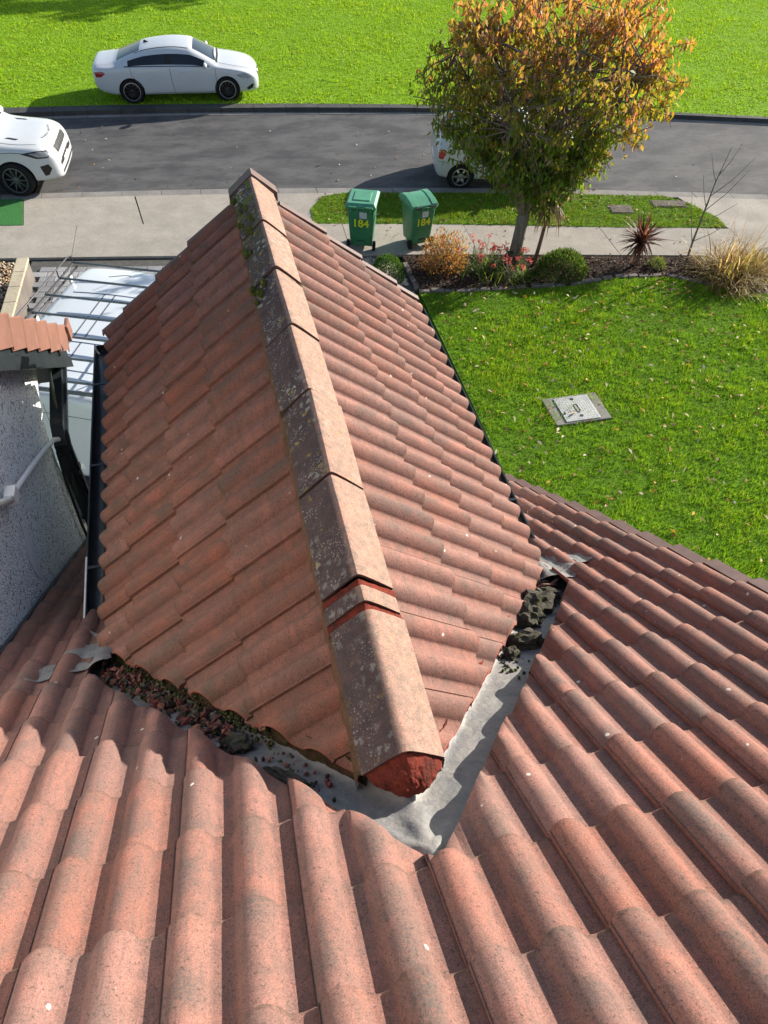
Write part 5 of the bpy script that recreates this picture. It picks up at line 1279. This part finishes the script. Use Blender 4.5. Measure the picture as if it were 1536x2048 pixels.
# ivy on the trunk foot
n = 260; q = RNG.uniform(0, 6.28, n); z = RNG.uniform(0, .45, n) ** 1.3; P = np.stack([.15 * np.cos(q), .15 * np.sin(q), z], 1); Dn = np.stack([np.cos(q), np.sin(q), RNG.normal(-.4, .4, n)], 1); Dn /= np.linalg.norm(Dn, axis=1, keepdims=True)
Q, C_ = leaf_cards(P, Dn, rdir(n, .5), RNG.uniform(.03, .06, n), RNG.uniform(.03, .05, n), np.array((.045, .075, .02)) * RNG.uniform(.6, 1.3, (n, 1))); link('ivy', big_mesh('ivy', Q, 4, M_LEAF, C_), None, tr_)
# far park tree, out of frame, whose shade reaches the top of the lawn
pt_ = thing('park_tree', 'broad park tree standing on the far lawn', 'tree', (12.5, 41.0, .11))
tree(pt_, (0, 0, 0), (0, 0, 6.2), (3.6, 3.4, 3.0), 9, 260, 16, .28, 2.4, 9, lambda p, o_, t, r: np.array((.05, .085, .02)) * r.uniform(.7, 1.3), (0, 0), (.3, .45))
# --- strap / spike plants
def spikes(name, mat, root, c, n, L, W, col, zmin=-.3, zmax=1.0, arch=.5, seg=4, loc_r=.04, jitter=.2):
    V = []; C = []
    for k in range(n):
        q = RNG.uniform(0, 6.283); zz = RNG.uniform(zmin, zmax); hd_ = np.array([math.cos(q), math.sin(q)]) * math.sqrt(max(0, 1 - zz * zz)); d = np.array([hd_[0], hd_[1], zz]); l = RNG.uniform(*L); wd = RNG.uniform(*W)
        p = np.array(c) + np.array([RNG.normal(0, loc_r), RNG.normal(0, loc_r), 0]); sd = np.array([-math.sin(q), math.cos(q), 0]); cc_ = np.array(col[RNG.integers(len(col))]) * RNG.uniform(.7, 1.25)
        pp = p.copy(); prev = None
        for s_ in range(seg + 1):
            t = s_ / seg; ww = wd * (1 - t ** 1.6) * (.55 + .9 * min(t * 3, 1) * .5); a, b = pp + sd * ww / 2, pp - sd * ww / 2
            if prev is not None: V += [prev[0], a, b, prev[1]]; C += [cc_] * 4
            prev = (a, b); d = d + np.array([0, 0, -arch / seg]) * (.5 + t); d /= np.linalg.norm(d); pp = pp + d * l / seg
    return link(name, big_mesh(name, np.array(V), 4, mat, np.array(C)), None, root)
rc = thing('cordyline', 'spiky dark red cordyline in the mulch between the tree and dry grass', 'plant', (8.73, 12.72, .035))
MB().tube([(0, 0, 0), (.02, 0, .18), (.0, .02, .52)], [.045, .04, .035], 8).obj('stem', M_STALK, rc, True)
spikes('leaves', M_LEAF, rc, (0, .02, .56), 150, (.42, .66), (.035, .055), ((.085, .030, .030), (.12, .045, .040), (.06, .022, .026), (.17, .075, .06)), -.35, 1.0, .35)
spikes('dead_leaves', M_LEAF, rc, (0, .02, .42), 36, (.30, .48), (.03, .045), ((.16, .10, .07), (.10, .05, .04)), -.9, -.1, .8)
tc = thing('tall_cordyline', 'slender leaning cordyline with drooping brown leaves behind the cherry trunk', 'plant', (6.58, 13.12, .035))
MB().tube([(0, 0, 0), (.05, 0, .5), (.10, .02, 1.0), (.13, .02, 1.45)], [.045, .04, .036, .034], 8).obj('stem', M_STALK, tc, True)
spikes('dead_leaves', M_LEAF, tc, (.13, .02, 1.36), 70, (.50, .75), (.03, .05), ((.20, .13, .10), (.13, .07, .06), (.28, .19, .14)), -.8, .0, 2.6)
spikes('leaves', M_LEAF, tc, (.13, .02, 1.48), 60, (.45, .65), (.03, .05), ((.10, .05, .045), (.16, .075, .06)), -.1, 1.0, .9)
dg_ = thing('dry_grass_clump', 'big clump of straw-yellow ornamental grass at the right end of bed', 'plant', (10.45, 11.95, .03))
STRAW = ((.42, .30, .14), (.50, .38, .20), (.30, .20, .09), (.36, .30, .08), (.22, .20, .05), (.18, .11, .06))
spikes('blades', M_LEAF, dg_, (0, 0, 0), 620, (.7, 1.15), (.016, .034), STRAW, .25, 1.0, 1.5, 6, .22)
spikes('blades', M_LEAF, dg_, (.55, .02, 0), 380, (.6, .95), (.016, .034), STRAW, .25, 1.0, 1.6, 6, .2)
spikes('blades', M_LEAF, dg_, (.0, -.35, 0), 240, (.5, .75), (.016, .034), STRAW, .1, .9, 1.7, 6, .2)
spikes('plumes', M_LEAF, dg_, (.1, .1, 0), 40, (1.1, 1.5), (.010, .02), ((.30, .20, .15), (.24, .15, .11)), .8, 1.0, .3, 5, .25)
def bush(name, label, loc, rad, nleaf, leafL, cols, twig_n=0, up=.4, shell=.55, cat='shrub', wr=.4, noise_=.2, petals=None, twcol=M_TWIG):
    b_ = thing(name, label, cat, loc); rad = np.array(rad)
    v = rdir(nleaf, 0.0); v[:, 2] = np.abs(v[:, 2]); rr = RNG.uniform(shell ** 3, 1, nleaf) ** (1 / 3)
    ns = np.array([1 + noise_ * mnoise.noise(Vector(q * 2.7) + Vector(loc)) for q in v]); P = v * rr[:, None] * ns[:, None] * rad
    D = v * .8 + rdir(nleaf) * .8 + np.array([0, 0, up]); D /= np.linalg.norm(D, axis=1, keepdims=True); L = RNG.uniform(*leafL, nleaf)
    C = np.array([np.array(cols[RNG.integers(len(cols))]) * RNG.uniform(.65, 1.3) for _ in range(nleaf)])
    Q, C_ = leaf_cards(P, D, rdir(nleaf, .3), L, L * wr, C); link('foliage', big_mesh('foliage', Q, 4, M_LEAF, C_), None, b_)
    if twig_n:
        t = MB()
        for k in range(twig_n):
            d = rdir(1)[0]; d[2] = abs(d[2]) + .25; e_ = d / np.linalg.norm(d) * rad * RNG.uniform(.8, 1.1); t.tube([(0, 0, 0), tuple(e_ * .5 + RNG.normal(0, .03, 3)), tuple(e_)], [.008, .005, .002], 4, False)
        t.obj('twigs', twcol, b_)
    return b_
bush('orange_shrub', 'orange-leaved autumn shrub at the left end of the flower bed', (4.66, 13.36, .03), (.52, .42, .78), 2600, (.04, .075), ((.40, .17, .06), (.46, .22, .10), (.30, .12, .05), (.34, .24, .09), (.20, .15, .05)), 40, .9, .35, noise_=.5)
bush('ball_shrub', 'clipped round green shrub on gravel beside the dormer eaves', (3.43, 13.22, .02), (.34, .34, .52), 3800, (.025, .045), ((.055, .13, .02), (.085, .175, .03), (.035, .085, .015)), 0, .2, .8, wr=.55, noise_=.06)
bush('heather_dome', 'dense dark green dome of heather beside the cherry trunk', (7.0, 12.68, .03), (.56, .42, .50), 4200, (.05, .10), ((.055, .105, .025), (.075, .135, .03), (.035, .07, .018), (.11, .13, .04)), 0, 1.3, .75, wr=.22, noise_=.08)
bush('small_green_plant', 'small pale green plant beside the red cordyline', (9.15, 12.58, .03), (.20, .18, .22), 420, (.04, .07), ((.10, .15, .04), (.16, .18, .05)), 0, .5, .3)
bush('white_flower_shrub', 'small white flowering shrub at the end of the low wall', (-3.95, 12.62, .0), (.28, .25, .48), 900, (.05, .08), ((.75, .72, .70), (.62, .60, .60), (.10, .16, .06)), 0, .4, .5, wr=.7)
def lily(label, loc, n, nf, spread):
    l = thing('flowering_lily', label, 'plant', loc, 0, 'red flowering lilies at the tree foot')
    spikes('leaves', M_LEAF, l, (0, 0, 0), n, (.25, .48), (.016, .028), ((.10, .19, .03), (.15, .22, .04), (.06, .12, .02), (.22, .24, .05)), .35, 1.0, 1.1, 4, spread)
    st = MB(); P = []; D = []
    for k in range(nf):
        a, b = RNG.normal(0, spread * 1.25, 2); h = RNG.uniform(.28, .62); st.tube([(a * .6, b * .6, 0), (a, b, h)], .004, 4, False)
        for i in range(14): P.append((a + RNG.normal(0, .022), b + RNG.normal(0, .022), h + RNG.normal(0, .022)))
    st.obj('stalks', M_TWIG, l); P = np.array(P); m = len(P)
    C = np.array([np.array(((.62, .10, .12), (.70, .16, .18), (.50, .05, .08), (.66, .22, .16))[RNG.integers(4)]) for _ in range(m)])
    Q, C_ = leaf_cards(P, rdir(m, .4), rdir(m), RNG.uniform(.03, .055, m), RNG.uniform(.02, .035, m), C); link('petals', big_mesh('petals', Q, 4, M_PETAL, C_), None, l)
lily('red flowering lily clump between the orange shrub and the cherry trunk', (5.42, 13.05, .03), 170, 16, .20)
lily('red flowering lily clump in front of the cherry trunk', (6.02, 12.72, .03), 200, 18, .20)
lily('leafy red flowering lily beside the footpath edge, left of the trunk', (5.62, 13.40, .03), 90, 12, .16)
sp_ = thing('bare_sapling', 'leafless sapling rising through the right end of the flower bed', 'tree', (9.72, 12.42, .03))
MB().tube([(0, 0, 0), (-.02, 0, .6), (.02, .03, 1.2), (.05, .05, 1.8), (.13, .05, 2.45)], [.026, .022, .017, .011, .005], 7).obj('trunk', M_TWIG, sp_, True)
b = MB()
for (z0, tx, tz, ty) in ((1.25, .75, 1.95, .1), (1.3, -.32, 2.0, 0), (1.55, .62, 2.30, -.1), (1.8, -.22, 2.35, .1), (1.0, .70, 1.35, 0), (1.95, .38, 2.5, .1), (.55, -.35, 1.6, .1), (.6, .6, 1.0, -.1), (1.3, -.15, 1.75, -.2)):
    x0 = .02 + .04 * z0 - .04; b.tube([(x0, .03, z0), (x0 + (tx - x0) * .5, ty * .5, z0 + (tz - z0) * .42), (tx, ty, tz)], [.009, .006, .0025], 5, False)
b.obj('branches', M_TWIG, sp_)
# bed edging stones
EDG = [(3.93, 13.75), (3.93, 13.2), (3.94, 12.62), (4.9, 12.46), (6.23, 12.36), (7.06, 12.28), (8.12, 12.39), (9.19, 12.24), (10.13, 11.63), (11.3, 11.1)]
em = [MB().bbox((0, 0, 0), (L_, .10, .09), .012).mesh('edging_stone', False, M_BRICKEDGE) for L_ in (.20, .23, .26)]
be = thing('bed_edging', 'row of grey edging stones between the lawn and flower bed', 'edging', (3.94, 12.6, 0))
acc = 0
for a, c in zip(EDG[:-1], EDG[1:]):
    a, c = Vector(a), Vector(c); L_ = (c - a).length; t = .12
    while t < L_:
        p = a + (c - a) * (t / L_); ang = math.atan2(c.y - a.y, c.x - a.x); o = link('edging_stone', em[acc % 3], None, be, Matrix.Translation((p.x - 3.94, p.y - 12.6, .016 + RNG.normal(0, .008))) @ Matrix.Rotation(ang + RNG.normal(0, .08), 4, 'Z') @ Matrix.Rotation(RNG.normal(0, .06), 4, 'X')); t += .25; acc += 1
# mulch chips and fallen leaves in the bed
def chips(name, poly, n, z, L, W, cols, label, mat=M_DRYLEAF, flat=.25, dens=None):
    Pn = np.array(poly); lo, hi = Pn.min(0), Pn.max(0); out = []
    while len(out) < n:
        q_ = RNG.uniform(lo, hi)
        if inpoly(q_, poly) and (dens is None or RNG.uniform() < dens(q_)): out.append((q_[0], q_[1], z))
    P = np.array(out); D = rdir(n); D[:, 2] *= flat; D /= np.linalg.norm(D, axis=1, keepdims=True); Nn = rdir(n, 2.2); l = RNG.uniform(*L, n)
    P[:, 2] += RNG.uniform(0, .02, n) + np.maximum(0, -D[:, 2]) * l
    C = np.array([np.array(cols[RNG.integers(len(cols))]) * RNG.uniform(.7, 1.3) for _ in range(n)])
    Q, C_ = leaf_cards(P, D, Nn, l, RNG.uniform(*W, n), C, .5, .15); o = link(name, big_mesh(name, Q, 4, mat, C_)); kind(o, 'stuff', label); return o
chips('mulch_chips', BED, 5200, .038, (.03, .08), (.02, .05), ((.055, .035, .028), (.09, .055, .04), (.035, .022, .02), (.15, .085, .05), (.12, .09, .07)), 'dark leaf mulch covering the flower bed')
FL = ((.30, .12, .04), (.36, .20, .05), (.22, .10, .05), (.40, .30, .16), (.16, .08, .05), (.42, .33, .24))
LAWN_V = [(3.3, 4.2), (12, 4.2), (13, 10.5), (11.3, 11.0), (10.13, 11.55), (9.19, 12.16), (8.12, 12.3), (7.06, 12.2), (6.23, 12.28), (4.0, 12.5), (3.95, 8)]
chips('fallen_leaves', LAWN_V, 820, .055, (.06, .13), (.03, .055), FL + ((.55, .30, .06), (.60, .50, .36)), 'brown and orange leaves fallen on the front lawn', dens=lambda q: .25 + .75 * max(0, min(1, (q[1] - 5) / 7)))
chips('verge_leaves', VERGE, 330, .075, (.05, .11), (.03, .05), FL, 'dry leaves fallen on the grass verge')
PATHP = [(2.6, 14.3), (11.5, 12.7), (11.4, 13.7), (2.6, 15.5)]
chips('path_leaves', PATHP, 60, .056, (.04, .08), (.02, .045), FL, 'leaves blown onto the footpath')
chips('road_leaves', [(-3, 18.2), (13, 15.6), (13.5, 19.4), (-3, 22.3)], 75, .006, (.04, .10), (.02, .05), FL + ((.5, .48, .45),), 'scattered leaves and litter on the road')
chips('kerb_leaves', [(8.6, 16.25), (9.4, 16.1), (9.45, 16.28), (8.65, 16.45)], 130, .006, (.04, .08), (.03, .05), ((.12, .045, .03), (.18, .07, .04)), 'drift of brown leaves in the near kerb channel')
# ------------------------------------------------------------------ grass blades
def blades(name, poly, n, z, L, W, cols, label, clump=.0, fz=None, ylo=None, lean=(0, 0)):
    Pn = np.array(poly); lo, hi = Pn.min(0), Pn.max(0); A = Pn; pts = []
    while sum(len(p) for p in pts) < n:
        q_ = RNG.uniform(lo, hi, (n, 2)); x, y = q_[:, 0], q_[:, 1]; ins = np.zeros(n, bool); j = len(A) - 1
        for i in range(len(A)):
            xi, yi = A[i]; xj, yj = A[j]; c = ((yi > y) != (yj > y)) & (x < (xj - xi) * (y - yi) / (yj - yi + 1e-12) + xi); ins ^= c; j = i
        pts.append(q_[ins])
    q_ = np.concatenate(pts)[:n]; P = np.concatenate([q_, np.full((n, 1), z)], 1)
    # patchy height and tone from smooth noise sums
    def fld(s, ph): return (np.sin(q_[:, 0] * s + ph + 1.7 * np.sin(q_[:, 1] * s * .7 + ph)) + np.sin(q_[:, 1] * s * 1.3 + 2.1 * ph + 1.3 * np.sin(q_[:, 0] * s * .8)) ) / 2
    f1, f2, f3 = fld(1.1, .4), fld(3.7, 1.9), fld(11.0, 3.0); f4 = fld(27.0, 4.4); f = np.clip(.5 + .26 * f1 + .22 * f2 + .26 * f3 + .22 * f4, 0, 1)
    D = RNG.normal(0, .45, (n, 3)); D[:, 2] = 1.0; D[:, 0] += .35 * fld(6.0, 5.0) + lean[0]; D[:, 1] += .35 * fld(5.0, 8.0) + lean[1]; D /= np.linalg.norm(D, axis=1, keepdims=True)
    l = RNG.uniform(*L, n) * (.40 + 1.2 * f); wd = RNG.uniform(*W, n); a = RNG.uniform(0, 6.28, n); S_ = np.stack([np.cos(a), np.sin(a), np.zeros(n)], 1)
    B0 = P - S_ * wd[:, None] / 2; B1 = P + S_ * wd[:, None] / 2; T = P + D * l[:, None]
    V = np.stack([B0, B1, T], 1).reshape(-1, 3); cs = np.array(cols); ci = np.clip((f * .75 + RNG.uniform(0, .35, n)) * len(cs), 0, len(cs) - 1e-6).astype(int)
    C = cs[ci] * RNG.uniform(.70, 1.30, (n, 1)); dry = RNG.uniform(size=n) < .05; C[dry] = np.array((.30, .26, .10)) * RNG.uniform(.6, 1.1, (int(dry.sum()), 1)); o = link(name, big_mesh(name, V, 3, M_BLADE, np.repeat(C, 3, 0))); kind(o, 'stuff', label); return o
GC = ((0.091, 0.172, 0.013), (0.129, 0.251, 0.013), (0.166, 0.323, 0.013), (0.220, 0.384, 0.015), (0.281, 0.417, 0.021))
holes = None
blades('lawn_grass', LAWN_V, 150000, .018, (.035, .085), (.008, .016), GC, 'lush green grass blades of the front lawn')
blades('verge_grass', VERGE, 26000, .055, (.03, .07), (.010, .020), ((.09, .155, .015), (.125, .215, .016), (.165, .26, .02), (.20, .28, .03)), 'short grass blades of the verge')
PK = [(-7, yK(-7) + .03), (-2, yK(-2) + .03), (4, yK(4) + .03), (10, yK(10) + .03), (17, yK(17) + .03), (20, yK(20) + .03), (26, 33), (26, 37), (-9, 37)]
PC = ((0.165, 0.290, 0.013), (0.200, 0.349, 0.013), (0.236, 0.401, 0.015), (0.279, 0.442, 0.016), (0.329, 0.467, 0.021))
blades('park_grass', PK, 200000, .112, (.03, .08), (.020, .040), PC, 'sunlit mown grass blades of the park lawn', lean=(0, -.1))

for o in bpy.data.objects:
    if o.name.split('.')[0] in ('petals', 'stalks', 'plumes', 'blades', 'foliage', 'crown', 'ivy', 'dead_leaves', 'leaves', 'twigs'): o['kind'] = 'stuff'
